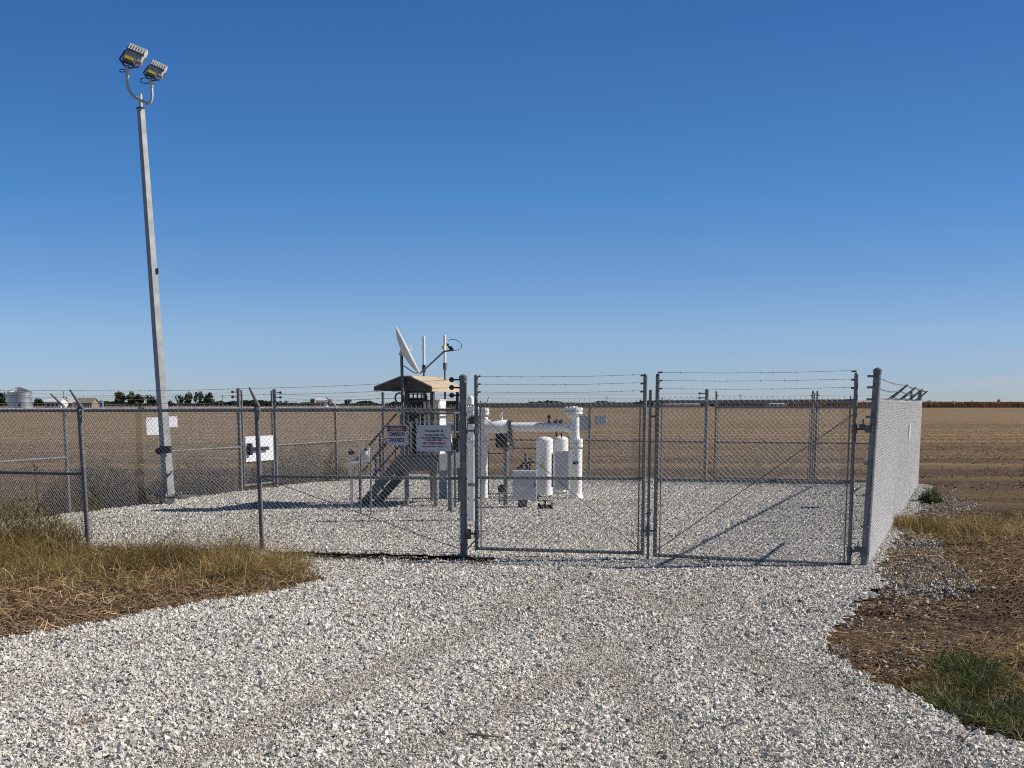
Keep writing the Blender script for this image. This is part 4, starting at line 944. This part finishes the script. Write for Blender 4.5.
r_ = np.clip(rng.lognormal(math.log(.0088), .40, len(x)), .005, .027)*(1-.35*tracks(x, y))
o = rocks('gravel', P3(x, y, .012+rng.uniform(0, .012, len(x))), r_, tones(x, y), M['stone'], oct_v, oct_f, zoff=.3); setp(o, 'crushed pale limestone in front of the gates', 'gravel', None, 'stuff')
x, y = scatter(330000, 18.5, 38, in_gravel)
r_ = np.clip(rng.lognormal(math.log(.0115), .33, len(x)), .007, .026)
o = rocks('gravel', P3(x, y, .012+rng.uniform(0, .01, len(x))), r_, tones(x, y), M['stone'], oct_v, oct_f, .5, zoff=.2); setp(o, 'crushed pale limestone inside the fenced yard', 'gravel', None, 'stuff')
# thinner gravel mixed with soil outside the right fence
x, y = scatter(170000, 12, 34, lambda x, y: in_mixed(x, y) & ~in_gravel(x, y), lambda x, y: np.clip(fb(x, y, .9, 41)*1.6-.35, .06, .85))
r_ = np.clip(rng.lognormal(math.log(.0115), .36, len(x)), .006, .026)
o = rocks('gravel', P3(x, y, -.022+rng.uniform(0, .02, len(x))), r_, tones(x, y)*.62, M['stone'], oct_v, oct_f, zoff=.3); setp(o, 'scattered dirty gravel outside the right side fence', 'gravel', None, 'stuff')
# stray stones on the dirt near the edges
def near_edge(x, y):
    g_ = in_gravel(x, y); k = rng.random(len(x))**2*1.1+.12; s_ = in_gravel(x-k, y) | in_gravel(x+k, y) | in_gravel(x, y+k) | in_gravel(x, y-k); return s_ & ~g_
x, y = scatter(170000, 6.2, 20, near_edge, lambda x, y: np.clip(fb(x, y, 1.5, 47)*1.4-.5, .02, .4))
r_ = np.clip(rng.lognormal(math.log(.013), .4, len(x)), .006, .03)
o = rocks('gravel', P3(x, y, np.full(len(x), -.018)), r_*.8, tones(x, y)*.62, M['stone'], oct_v, oct_f, zoff=.3); setp(o, 'stray pale stones along the edge of the gravel', 'gravel', None, 'stuff')

# soil clods, straw
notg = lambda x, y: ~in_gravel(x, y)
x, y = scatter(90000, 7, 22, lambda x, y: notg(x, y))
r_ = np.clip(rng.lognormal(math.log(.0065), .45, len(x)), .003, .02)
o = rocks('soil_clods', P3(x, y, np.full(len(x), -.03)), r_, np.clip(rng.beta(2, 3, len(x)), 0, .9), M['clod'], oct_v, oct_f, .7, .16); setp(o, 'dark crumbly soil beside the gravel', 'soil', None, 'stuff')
x, y = scatter(330000, 22, 150, lambda x, y: notg(x, y), lambda x, y: np.clip((1.25-y/125.0), 0, 1)**1.6*np.clip(fb(x*.12, y, .35, 23)*2.6-.6, .25, 1))
r_ = np.clip(rng.lognormal(math.log(.013), .40, len(x)), .007, .034)
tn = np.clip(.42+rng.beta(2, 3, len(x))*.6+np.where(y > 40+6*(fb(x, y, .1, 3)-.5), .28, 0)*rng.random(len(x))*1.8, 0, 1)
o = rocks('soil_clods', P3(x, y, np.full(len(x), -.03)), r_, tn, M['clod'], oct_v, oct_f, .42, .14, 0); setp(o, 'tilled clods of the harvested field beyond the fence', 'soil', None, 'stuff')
def slivers(name, x, y, z, ln, wd, tone, m, up=.25, label=None, cat=None):
    n_ = len(x); a = rng.uniform(0, 2*math.pi, n_); el = np.abs(rng.normal(0, up, n_))
    d = np.stack([np.cos(a)*np.cos(el), np.sin(a)*np.cos(el), np.sin(el)], 1); s_ = np.stack([-np.sin(a), np.cos(a), rng.normal(0, .5, n_)], 1)
    p = P3(x, y, z); v = np.zeros((n_, 6, 3)); bend = rng.normal(0, .12, (n_, 1))*s_
    v[:, 0] = p-s_*wd[:, None]*.5; v[:, 1] = p+s_*wd[:, None]*.5
    mid_ = p+d*ln[:, None]*.55+bend*ln[:, None]+np.array([0, 0, .15])*ln[:, None]*el[:, None]
    v[:, 2] = mid_+s_*wd[:, None]*.5; v[:, 3] = mid_-s_*wd[:, None]*.5
    e_ = p+d*ln[:, None]; v[:, 4] = e_+s_*wd[:, None]*.3; v[:, 5] = e_-s_*wd[:, None]*.3
    lo = (np.array([0, 1, 2, 3, 3, 2, 4, 5])[None]+(np.arange(n_)*6)[:, None]).ravel()
    o = npmesh(name, v.reshape(-1, 3), 4, lo, m, tone=np.repeat(tone, 6)); setp(o, label, cat, None, 'stuff'); return o
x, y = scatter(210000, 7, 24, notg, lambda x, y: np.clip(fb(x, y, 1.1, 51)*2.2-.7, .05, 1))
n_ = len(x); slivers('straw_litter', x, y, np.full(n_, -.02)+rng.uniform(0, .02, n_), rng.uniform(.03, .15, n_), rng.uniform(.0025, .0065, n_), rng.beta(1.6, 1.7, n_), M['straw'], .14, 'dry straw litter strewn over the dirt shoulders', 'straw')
x, y = scatter(170000, 24, 150, notg, lambda x, y: np.clip(fb(x*.15, y, .8, 61)*2.4-.95+(np.minimum(y, 80)-38)*.014, .03, 1)*np.clip(1.3-y/125, 0, 1))
n_ = len(x); slivers('corn_stubble', x, y, np.full(n_, -.02), rng.uniform(.06, .20, n_), rng.uniform(.006, .018, n_), rng.beta(1.8, 1.9, n_), M['straw'], .25, 'cut corn stalks lying over the harvested field', 'stubble')

# ------------------------------------------------------------------ grass
def grass(name, x, y, z, h, m, tone, spread=.35, lean=(0, 0), wd=.0045, label=None, cat='grass', kind='stuff', parent=None, droop=.5):
    n_ = len(x); a = rng.uniform(0, 2*math.pi, n_); s_ = np.stack([np.cos(a), np.sin(a), np.zeros(n_)], 1)*wd*.5*rng.uniform(.7, 1.4, (n_, 1))
    b_ = rng.normal(0, spread, (n_, 2))+np.array(lean); K = 4; v = np.zeros((n_, 2*K+1, 3)); p = P3(x, y, z)
    for k in range(K+1):
        t = k/K; off = np.stack([b_[:, 0]*t**1.6, b_[:, 1]*t**1.6, t-droop*t**2.4*np.minimum(1, np.linalg.norm(b_, axis=1))], 1)*h[:, None]
        if k < K: v[:, 2*k] = p+off-s_*(1-t*.7); v[:, 2*k+1] = p+off+s_*(1-t*.7)
        else: v[:, 2*K] = p+off
    tri = []
    for k in range(K-1): tri += [(2*k, 2*k+1, 2*k+3), (2*k, 2*k+3, 2*k+2)]
    tri += [(2*K-2, 2*K-1, 2*K)]
    lo = (np.array(tri)[None]+(np.arange(n_)*(2*K+1))[:, None, None]).ravel()
    o = npmesh(name, v.reshape(-1, 3), 3, lo, m, parent=parent, tone=np.repeat(tone, 2*K+1)); 
    if kind: setp(o, label, cat, None, kind)
    return o
in_bank = lambda x, y: inside(bank, *wob(x, y))
def clump(x, y, s, seed): return np.clip(fb(x, y, s, seed)*2.6-.85, 0, 1)
x = rng.uniform(-11, -1.6, 420000); y = rng.uniform(9, 20, 420000); ok = in_bank(x, y) & (rng.random(len(x)) < .07+clump(x, y, 2.4, 71)*.75); x = x[ok]; y = y[ok]
# taller towards the fence and the left
ridge = np.clip((y-(12.0+(-x-2)*.05))/2.8, 0, 1)*np.clip((-x-1.4)/1.2, .4, 1); cl_ = clump(x, y, 2.4, 71)
h = (.03+.34*ridge**1.3*(.25+1.1*cl_))*rng.uniform(.5, 1.35, len(x)); h += np.where((x < -5.6) & (y > 15.0), .34*rng.random(len(x))**2*(.3+cl_), 0)
tn = np.clip(rng.normal(.46, .25, len(x))+(fb(x, y, 1.6, 81)-.5)*1.3, 0, 1)
ok = rng.random(len(x)) < np.clip(.04+ridge*1.25, 0, 1)*.60; grass('dry_grass', x[ok], y[ok], np.full(ok.sum(), -.02), h[ok]*rng.choice([.6, 1, 1.5], ok.sum(), p=[.5, .38, .12]), M['grass'], tn[ok], .85, (.25, -.15), .0045, 'tangled olive and straw coloured grass in front of the left fence')
x2 = rng.uniform(-11, -1.4, 60000); y2 = rng.uniform(9, 20, 60000); ok = in_bank(x2, y2); x2 = x2[ok]; y2 = y2[ok]; n_ = len(x2)
slivers('straw_litter', x2, y2, rng.uniform(0, .03, n_), rng.uniform(.05, .25, n_), rng.uniform(.003, .007, n_), rng.beta(2.2, 1.4, n_), M['straw'], .3, 'matted straw lying along the left edge of the drive', 'straw')
x3 = rng.uniform(-9, -1.5, 60000); y3 = rng.uniform(12, 17.8, 60000); ok = in_bank(x3, y3) & (rng.random(60000) < np.clip((y3-12.8)/2.2, 0, 1)) & (rng.random(60000) < clump(x3, y3, 1.9, 171)*.28); x3 = x3[ok]; y3 = y3[ok]
grass('dry_grass', x3, y3, np.full(len(x3), -.02), rng.uniform(.10, .42, len(x3)), M['grass'], np.clip(rng.normal(.80, .14, len(x3)), 0, 1), .7, (.35, -.2), .0045, 'golden bent grass tufts standing over the olive grass by the left fence')
# grass strips on the right
def strip(n_, pa, wdt, h0, h1, m, label, seed, spread=.4, cat='grass', name='dry_grass', lean=(0, 0), lo_=.35):
    t = rng.random(n_); i = np.minimum((t*(len(pa)-1)).astype(int), len(pa)-2); f = t*(len(pa)-1)-i
    A_ = np.array([[p.x, p.y] for p in pa]); c = A_[i]*(1-f[:, None])+A_[i+1]*f[:, None]
    x = c[:, 0]+rng.normal(0, wdt*.5, n_); y = c[:, 1]+rng.normal(0, wdt, n_); ok = rng.random(n_) < np.clip(fb(x, y, 3.2, seed)*3.4-1.25, .04, 1); x = x[ok]; y = y[ok]
    h = rng.uniform(h0, h1, len(x)); tn = np.clip(rng.normal(.55, .3, len(x))+lo_-.35+(fb(x, y, 2.2, seed+3)-.5)*.9, 0, 1)
    return grass(name, x, y, np.full(len(x), -.03), h, m, tn, spread, lean, .006, label, cat)
strip(11000, [G(905, 529), G(940, 533), G(985, 530), G(1040, 523), G(1120, 518)], .75, .06, .30, M['grass'], 'low strip of dry tan grass beyond the right fence', 5, 1.0, lo_=.33)
strip(5000, [G(905, 527), G(925, 530), G(960, 533)], .35, .12, .32, M['grass'], 'darker tuft of dry grass against the right fence', 15, lo_=.2)
strip(13000, [G(962, 664), G(975, 684), G(995, 704), G(1020, 722), G(1060, 738)], .20, .06, .20, M['ggrass'], 'patch of fresh green grass at the lower right edge of the gravel', 6, .75, name='green_grass', lean=(.25, -.1), lo_=.22)
strip(5000, [G(935, 692), G(960, 712), G(1000, 725), G(1040, 735)], .12, .05, .14, M['ggrass'], 'fringe of green blades bending over the gravel edge', 8, .8, name='green_grass')
strip(9000, [G(870, 680), G(900, 692), G(920, 690), G(930, 680)], .16, .04, .10, M['grass'], 'short brown tufts along the right gravel edge', 7, .8, lo_=.2)
strip(9000, [G(985, 690), G(1030, 680), G(1060, 640), G(1060, 700)], .35, .05, .14, M['grass'], 'matted brown grass around the green patch', 9, .9, lo_=.4)
# weeds outside the left and back fences
def weedclump(c, wd, dp, h, n_, label, m='weed', lean=(0, 0), tone=.45, name='weed_clump', group=None):
    n_ = int(n_*1.15)
    t = thing(name, c, label, 'weeds', group)
    ns = max(20, n_//50); st = MB()
    for _ in range(ns):
        b0_ = c+V(random.gauss(0, wd*.35), random.gauss(0, dp*.35), -.03); hh = h*random.uniform(.45, 1); t_ = b0_+V(random.gauss(lean[0], .22)*hh, random.gauss(lean[1], .2)*hh, hh)
        st.tube([b0_, b0_.lerp(t_, .5)+V(random.gauss(0, .03), 0, 0), t_], [.004, .003, .0015], 3)
    st.build('stems', M['straw'] if tone > .7 else M['weed'], t, False)
    k = n_; th = rng.uniform(0, 2*math.pi, k); rr_ = np.sqrt(rng.random(k)); lump = .35+.9*fb(c.x+np.cos(th)*rr_*wd, c.y+np.sin(th)*rr_, 3.0, 17); zz = rng.random(k)**1.5*h*1.15*np.sqrt(np.clip(1.02-rr_**2, 0, 1))*lump
    x = c.x+np.cos(th)*rr_*wd*.62*(1-.3*zz/h)+lean[0]*zz; y = c.y+np.sin(th)*rr_*dp*.5+lean[1]*zz
    grass('leaves', x, y, zz-.03, rng.uniform(.05, .16, k), M[m], np.clip(rng.normal(tone, .2, k), 0, 1), 1.0, lean, .011, kind=None, parent=t)
    return t
wl = lambda px, py: (lambda g_: g_)(G(px, py))
weedclump(G(108, 505)+lout*.3, 1.7, .9, .85, 3600, 'dark brushy weeds beyond the left fence near the second post', 'weed', (.25, 0), .25)
weedclump(G(80, 512)+lout*.2, .9, .7, .75, 1700, 'brown weeds at the foot of the left fence post', 'grass', (0, 0), .15)
weedclump(G(132, 503)+lout*.5, 1.3, .7, .62, 1900, 'rusty low weeds beyond the fence, left of the light pole', 'grass', (0, 0), .12)
weedclump(G(208, 492)+lout*.35, 1.7, .8, .75, 3000, 'grey brush beyond the left fence, right of the light pole', 'weed', (.3, 0), .3)
weedclump(G(300, 482)+lout*.2, 2.1, .7, 1.0, 3800, 'tall grey wispy weeds beyond the walk gate', 'weed', (.5, 0), .45)
weedclump(G(10, 546)+V(-.1, .4, 0), 1.6, 1.1, .72, 3000, 'tall olive weeds in front of the left fence at the picture edge', 'grass', (0, 0), .5)
weedclump(G(58, 552)+V(-.25, .0, 0), 1.1, .9, .42, 1200, 'olive and straw weeds left of the leaning line post', 'grass', (.15, 0), .42)
weedclump(G(930, 502), .36, .5, .30, 900, 'small green weed standing alone beyond the right fence', 'ggrass', (0, 0), .5)
# a dry stalk
sk = G(40, 556); t = thing('dry_stalk', sk, 'single tall dry stalk rising above the weeds by the left fence', 'plant')
MB().tube([sk, sk+V(.02, 0, .5), sk+V(.0, 0, 1.0), sk+V(-.03, 0, 1.14)], [.006, .005, .004, .002], 5).build('stem', M['straw'], t, False)
sl_ = MB()
for k in range(26):
    z_ = random.uniform(.35, 1.12); a = random.uniform(0, 6.28); p = sk+V(0, 0, z_); e_ = p+V(math.cos(a)*.05, math.sin(a)*.05, .05); sl_.add([p, p+V(0, 0, .012), e_], [(0, 1, 2)])
sl_.build('seed_heads', M['straw'], t, False)
# twigs on the drive
for x0_, y0_, x1_, y1_, lab in ((70, 725, 114, 716, 'curved tan twig lying on the pale gravel at the lower left'), (466, 734, 505, 738, 'thin dark twig on the gravel near the bottom centre'), (128, 645, 150, 640, 'short rusty twig on gravel near the left grass edge')):
    a = G(x0_, y0_, .03); b = G(x1_, y1_, .035); m_ = a.lerp(b, .55)+V(0, -.03, .01)
    o = MB().tube([a, a.lerp(m_, .5)+V(0, -.01, .005), m_, m_.lerp(b, .6)+V(0, .012, 0), b], [.004, .008, .007, .005, .002], 6).build('twig', M['wood'], None); setp(o, lab, 'twig')

# ------------------------------------------------------------------ far things
def gy(px, Y, z=0): return V((px-512)/F*(Y*math.cos(PITCH)+EYE*math.sin(PITCH)), Y, z)
def pm(Y): return Y*math.cos(PITCH)/F                # metres per pixel at distance Y
def crown(c, rx, ry, rz, n_, leafs, m, tone, parent):
    cl_c = []; k = 14
    for _ in range(k):
        v = Vector((random.gauss(0, 1), random.gauss(0, 1), random.gauss(0, 1))).normalized()*random.uniform(.35, .85)
        cl_c.append((c.x+v.x*rx, c.y+v.y*ry, c.z+v.z*rz, random.uniform(.28, .55)))
    cl_c = np.array(cl_c); idx = rng.integers(0, k, n_); d = rng.normal(size=(n_, 3)); d /= np.linalg.norm(d, axis=1)[:, None]; d *= rng.random((n_, 1))**.45
    p = cl_c[idx, :3]+d*cl_c[idx, 3:4]*np.array([rx, ry, rz])
    a = rng.normal(size=(n_, 3)); a /= np.linalg.norm(a, axis=1)[:, None]; b = np.cross(a, rng.normal(size=(n_, 3))); b /= np.linalg.norm(b, axis=1)[:, None]
    s_ = leafs*rng.uniform(.6, 1.4, (n_, 1)); v = np.stack([p-a*s_, p+b*s_*.7, p+a*s_, p-b*s_*.7], 1)
    tn = np.clip(rng.normal(tone, .18, n_)+(rng.random(k)[idx]-.5)*.35, 0, 1)
    return npmesh('crown', v.reshape(-1, 3), 4, (np.array([0, 1, 2, 3])[None]+(np.arange(n_)*4)[:, None]).ravel(), m, parent=parent, tone=np.repeat(tn, 4))
def tree(px, Y, wpx, ytop, label, m='leaf1', tone=.5, n_=1400, group='trees along the horizon', gap=1.0):
    g_ = gy(px, Y); h = (HZ-ytop)*pm(Y)+EYE; wd = wpx*pm(Y); t = thing('tree', g_, label, 'tree', group)
    tr = MB(); tr.tube([g_-Z*.3, g_+V(.1, 0, h*.35), g_+V(0, 0, h*.75)], [h*.03, h*.022, h*.006], 7)
    for k in range(7):
        z0_ = h*random.uniform(.25, .6); a = random.uniform(0, 6.28); tr.tube([g_+Z*z0_, g_+V(math.cos(a)*wd*.2, math.sin(a)*wd*.2, z0_+h*.15), g_+V(math.cos(a)*wd*.36, math.sin(a)*wd*.36, z0_+h*.28)], [h*.012, h*.007, h*.003], 5)
    tr.build('trunk', M['bark'], t)
    crown(g_+Z*h*.56, wd*.42, wd*.42, h*.38, n_, h*.035*gap, M[m], tone, t); return t
TY = 560
for px, wpx, yt, lab, m_, tn_, n2 in (
    (3, 16, 391, 'dark round tree left of the grain bin at the picture edge', 'leaf1', .35, 1500),
    (38, 13, 396, 'dark low tree squeezed between the grain bin and the white house', 'leaf1', .3, 1300),
    (65, 9, 396, 'dark upright evergreen between the white house and the brown roofed house', 'leaf1', .3, 1100),
    (121, 17, 389.5, 'olive green tree, leftmost of the full trees beside the light pole', 'leaf0', .6, 1900),
    (131, 16, 390.5, 'yellow-olive tree second in the clump left of the light pole', 'leaf0', .75, 1900),
    (140, 13, 392.5, 'dark brownish tree in the clump left of the light pole', 'leaf1', .6, 1500),
    (150, 12, 394, 'grey-green tree just left of the light pole', 'leaf2', .5, 1300),
    (159, 9, 395, 'low tree half hidden by the light pole', 'leaf2', .4, 900),
    (180, 11, 392.5, 'thin half-bare tree just right of the light pole', 'leaf2', .6, 420),
    (189, 12, 390.5, 'taller half-bare tree, second right of the light pole', 'leaf2', .6, 520),
    (199, 12, 391, 'half-bare tree, third right of the light pole', 'leaf2', .5, 560),
    (209, 13, 391.5, 'denser grey-green tree at the right end of the half-bare row', 'leaf2', .4, 1100),
    (171, 6, 399.5, 'small dark shrub behind the light pole foot of the half-bare row', 'leaf1', .3, 500),
    (348, 9, 397.2, 'lone round dark tree left of the canopy', 'leaf1', .3, 900),
    (330, 10, 399, 'dark tree beside the far white farmhouse', 'leaf1', .35, 800),
    (313, 7, 397.5, 'pale tree left of the far white farmhouse', 'leaf2', .6, 600),
    (286, 9, 400, 'low dark tree right of the walk gate post', 'leaf1', .35, 600),
    (248, 12, 399.5, 'low dark tree behind the walk gate', 'leaf1', .35, 700),
    (262, 10, 400.5, 'lowest of the dark trees behind the walk gate', 'leaf1', .35, 600)):
    tree(px, TY if px < 340 else 700, wpx, yt, lab, m_, tn_, n2, gap=1.25 if m_ == 'leaf2' else 1)
CY = 760
for px, wpx, yt, lab in ((929, 11, 399.4, 'low dark grove tree nearest the right fence over the corn'), (937, 10, 400.3, 'low dark tree second from the right fence over the corn'), (953, 7, 400, 'small tree pair member above the corn, left one'), (972, 5, 400, 'tiny tree alone above the middle of the corn'), (998.5, 6, 398, 'tallest small round tree above the corn at the right'), (1010, 4, 400.6, 'tiny tree right of the tallest one above the corn'),
                        (735, 12, 398.5, 'broad low dark tree behind the rear gate'), (722, 9, 400, 'low dark tree left of the antenna mast behind the rear gate'), (560, 9, 400, 'small dark tree above the back fence near the centre'), (470, 12, 400.4, 'low dark tree right behind the left gate post'), (614, 7, 400.5, 'small dark tree over the back fence left of the gate meeting')):
    tree(px, CY+130, wpx, yt, lab, 'leaf1', .4, 500, 'trees beyond the corn')
# far wood that reads as one mass
n_ = 26000; px_ = rng.uniform(-150, 905, n_); hgt = .6+1.5*np.clip(fb(px_, px_*0, .06, 91)*2-.45, 0, 1.2); hgt[px_ > 860] *= .5
Yw = 1080+rng.uniform(0, 30, n_); xw = (px_-512)/F*Yw; zw = rng.random(n_)*hgt*1.9
a = rng.normal(size=(n_, 3)); a /= np.linalg.norm(a, axis=1)[:, None]; b = np.cross(a, rng.normal(size=(n_, 3))); b /= np.linalg.norm(b, axis=1)[:, None]; p = P3(xw, Yw, zw); s_ = .9
v = np.stack([p-a*s_, p+b*s_, p+a*s_, p-b*s_], 1)
o = npmesh('distant_wood', v.reshape(-1, 3), 4, (np.array([0, 1, 2, 3])[None]+(np.arange(n_)*4)[:, None]).ravel(), M['leaf1'], tone=np.repeat(rng.random(n_), 4)); setp(o, 'thin dark line of far woods on the horizon', 'woodland', None, 'stuff')
# standing corn on the right
n_ = 60000; x0_, x1_ = gy(796, 720).x, gy(1500, 720).x
xw = rng.uniform(x0_, x1_, n_); yw = 715+rng.random(n_)**1.5*40; hh = 3.0*(.9+.1*rng.random(n_))+.25*(fb(xw, yw, .05, 2)-.5)
s_ = np.zeros((n_, 4, 3)); w_ = .28
an = rng.uniform(0, math.pi, n_); dx = np.cos(an)*w_; dy = np.sin(an)*w_
s_[:, 0] = P3(xw-dx, yw-dy, np.zeros(n_)); s_[:, 1] = P3(xw+dx, yw+dy, np.zeros(n_)); s_[:, 2] = P3(xw+dx*.4, yw+dy*.4, hh); s_[:, 3] = P3(xw-dx*.4, yw-dy*.4, hh)
o = npmesh('standing_corn', s_.reshape(-1, 3), 4, (np.array([0, 1, 2, 3])[None]+(np.arange(n_)*4)[:, None]).ravel(), M['corn'], tone=np.repeat(rng.random(n_), 4)); setp(o, 'long strip of ripe standing corn across the far right horizon', 'corn', None, 'stuff')
# grain bin
def grainbin(px, Y, wpx, ye, yt, label):
    c = gy(px, Y); r_ = wpx*pm(Y)/2; he = (HZ-ye)*pm(Y)+EYE; ht = (HZ-yt)*pm(Y)+EYE
    t = thing('grain_bin', c, label, 'grain bin', 'grain bins')
    pts_ = []; rr = []; k = 26
    for i in range(k+1): pts_.append(c+Z*he*i/k); rr.append(r_*(1+(.006 if i % 2 else 0)))
    b = MB().tube(pts_, rr, 40); b.build('wall', M['bin'], t)
    rib = MB()
    for i in range(1, 5): rib.tube([c+Z*(he*i/5-.06), c+Z*(he*i/5+.06)], r_*1.012, 40)
    rib.build('hoops', M['galv_dark'], t)
    MB().tube([c+Z*he, c+Z*(ht-.2), c+Z*ht], [r_*1.03, r_*.10, r_*.08], 24).build('roof', M['bin'], t)
    d = MB()
    for k in range(24):
        a = 2*math.pi*k/24; o_ = V(math.cos(a), math.sin(a), 0); d.tube([c+o_*r_*1.03+Z*(he+.05), c+o_*r_*.12+Z*(ht-.12)], .10, 4)
    d.build('roof_ribs', M['bin'], t)
    MB().box(c+V(r_*.3, -r_*.96, 1.1), (1.0, .3, 2.1)).build('door', M['galv_dark'], t, False)
grainbin(20.5, 520, 24, 392.5, 387.2, 'large corrugated steel grain bin with a conical roof on the left horizon')
grainbin(101.5, 640, 4.5, 401.8, 400, 'tiny white grain bin to the right of the brown roofed house')
def house(pxa, pxb, Y, dep, ye, yr, wall, roof, label, ridge=True, wins=3):
    a = gy(pxa, Y); b = gy(pxb, Y); he = (HZ-ye)*pm(Y)+EYE; hr = (HZ-yr)*pm(Y)+EYE; w_ = b.x-a.x
    t = thing('farm_building', a.lerp(b, .5)+V(0, dep/2, 0), label, 'building', 'farm buildings on the horizon')
    MB().box(a.lerp(b, .5)+V(0, dep/2, he/2), (w_, dep, he)).prism([a+V(0, 0, he), a+V(0, dep, he), a+V(0, dep/2, hr-.1)], V(w_, 0, 0)).build('wall', M[wall], t, False)
    rf_ = MB().prism([a+V(-.4, -.6, he-.15), a+V(-.4, dep/2, hr), a+V(-.4, dep+.6, he-.15), a+V(-.4, dep/2, hr-.2)], V(w_+.8, 0, 0)).build('roof', M[roof], t, False)
    for k in range(wins):
        x = a.x+w_*(k+1)/(wins+1); wi = MB().box(V(x, Y-.05, he*.5), (1.1, .08, 1.3)).build('window', M['hwin'], t, False)
        MB().box(V(x, Y-.06, he*.5-.7), (1.3, .14, .1)).build('sill', M['hwall'], wi, False)
    MB().box(V(a.x+w_*.12, Y-.05, 1.05), (1.0, .08, 2.1)).build('door', M['wood'], t, False)
    return t
house(45, 61, 540, 9, 401.3, 398.3, 'hwall', 'hroof', 'white farm shed with a pale metal roof right of the grain bin')
house(67, 75, 550, 7, 402.5, 397.5, 'hwall', 'hroof', 'small white building with a steep pale roof behind the evergreen', wins=1)
house(76, 92, 545, 9, 402.5, 397.8, 'wood', 'hroofd', 'house with a broad brown shingle roof on the left horizon')
house(316, 326, 620, 8, 400.8, 398.0, 'hwall', 'hroof', 'distant white farmhouse left of the canopy', wins=2)
house(716, 768, 900, 14, 403.2, 401.8, 'wood', 'hroofd', 'very long low dark shed beyond the rear gate', wins=6)
house(770, 786, 880, 10, 403.5, 402.2, 'hwall', 'hroof', 'low white shed at the right end of the long dark one', wins=2)
house(655, 700, 900, 10, 404, 402.6, 'hwall', 'hroofd', 'low pale building behind the meeting of the front gates', wins=4)
house(-60, -35, 540, 10, 400, 395, 'wood', 'hroofd', 'brown house beyond the left picture edge')
# thin far masts
for px, yt, lab in ((740, 394.5, 'thin lattice mast standing over the long dark shed'), (64.2, 391, 'thin pole behind the dark evergreen by the houses'), (223, 395, 'utility pole left of the walk gate on the horizon'), (607, 396, 'slim utility pole over the back fence right of the tanks')):
    c = gy(px, 600); h = (HZ-yt)*pm(600)+EYE; t = thing('utility_pole', c, lab, 'pole', 'poles on the horizon')
    MB().tube([c, c+Z*h], [.16, .10], 8).build('shaft', M['wood'], t); MB().box(c+Z*(h-.5), (1.6, .1, .12)).build('cross_arm', M['wood'], t, False)
# a line of fence markers far behind
SC.render.resolution_x = 1024; SC.render.resolution_y = 768
SC.cycles.max_bounces = 6; SC.cycles.use_denoising = False; SC.cycles.filter_width = 1.05; SC.cycles.sample_clamp_indirect = 4; SC.cycles.use_adaptive_sampling = False
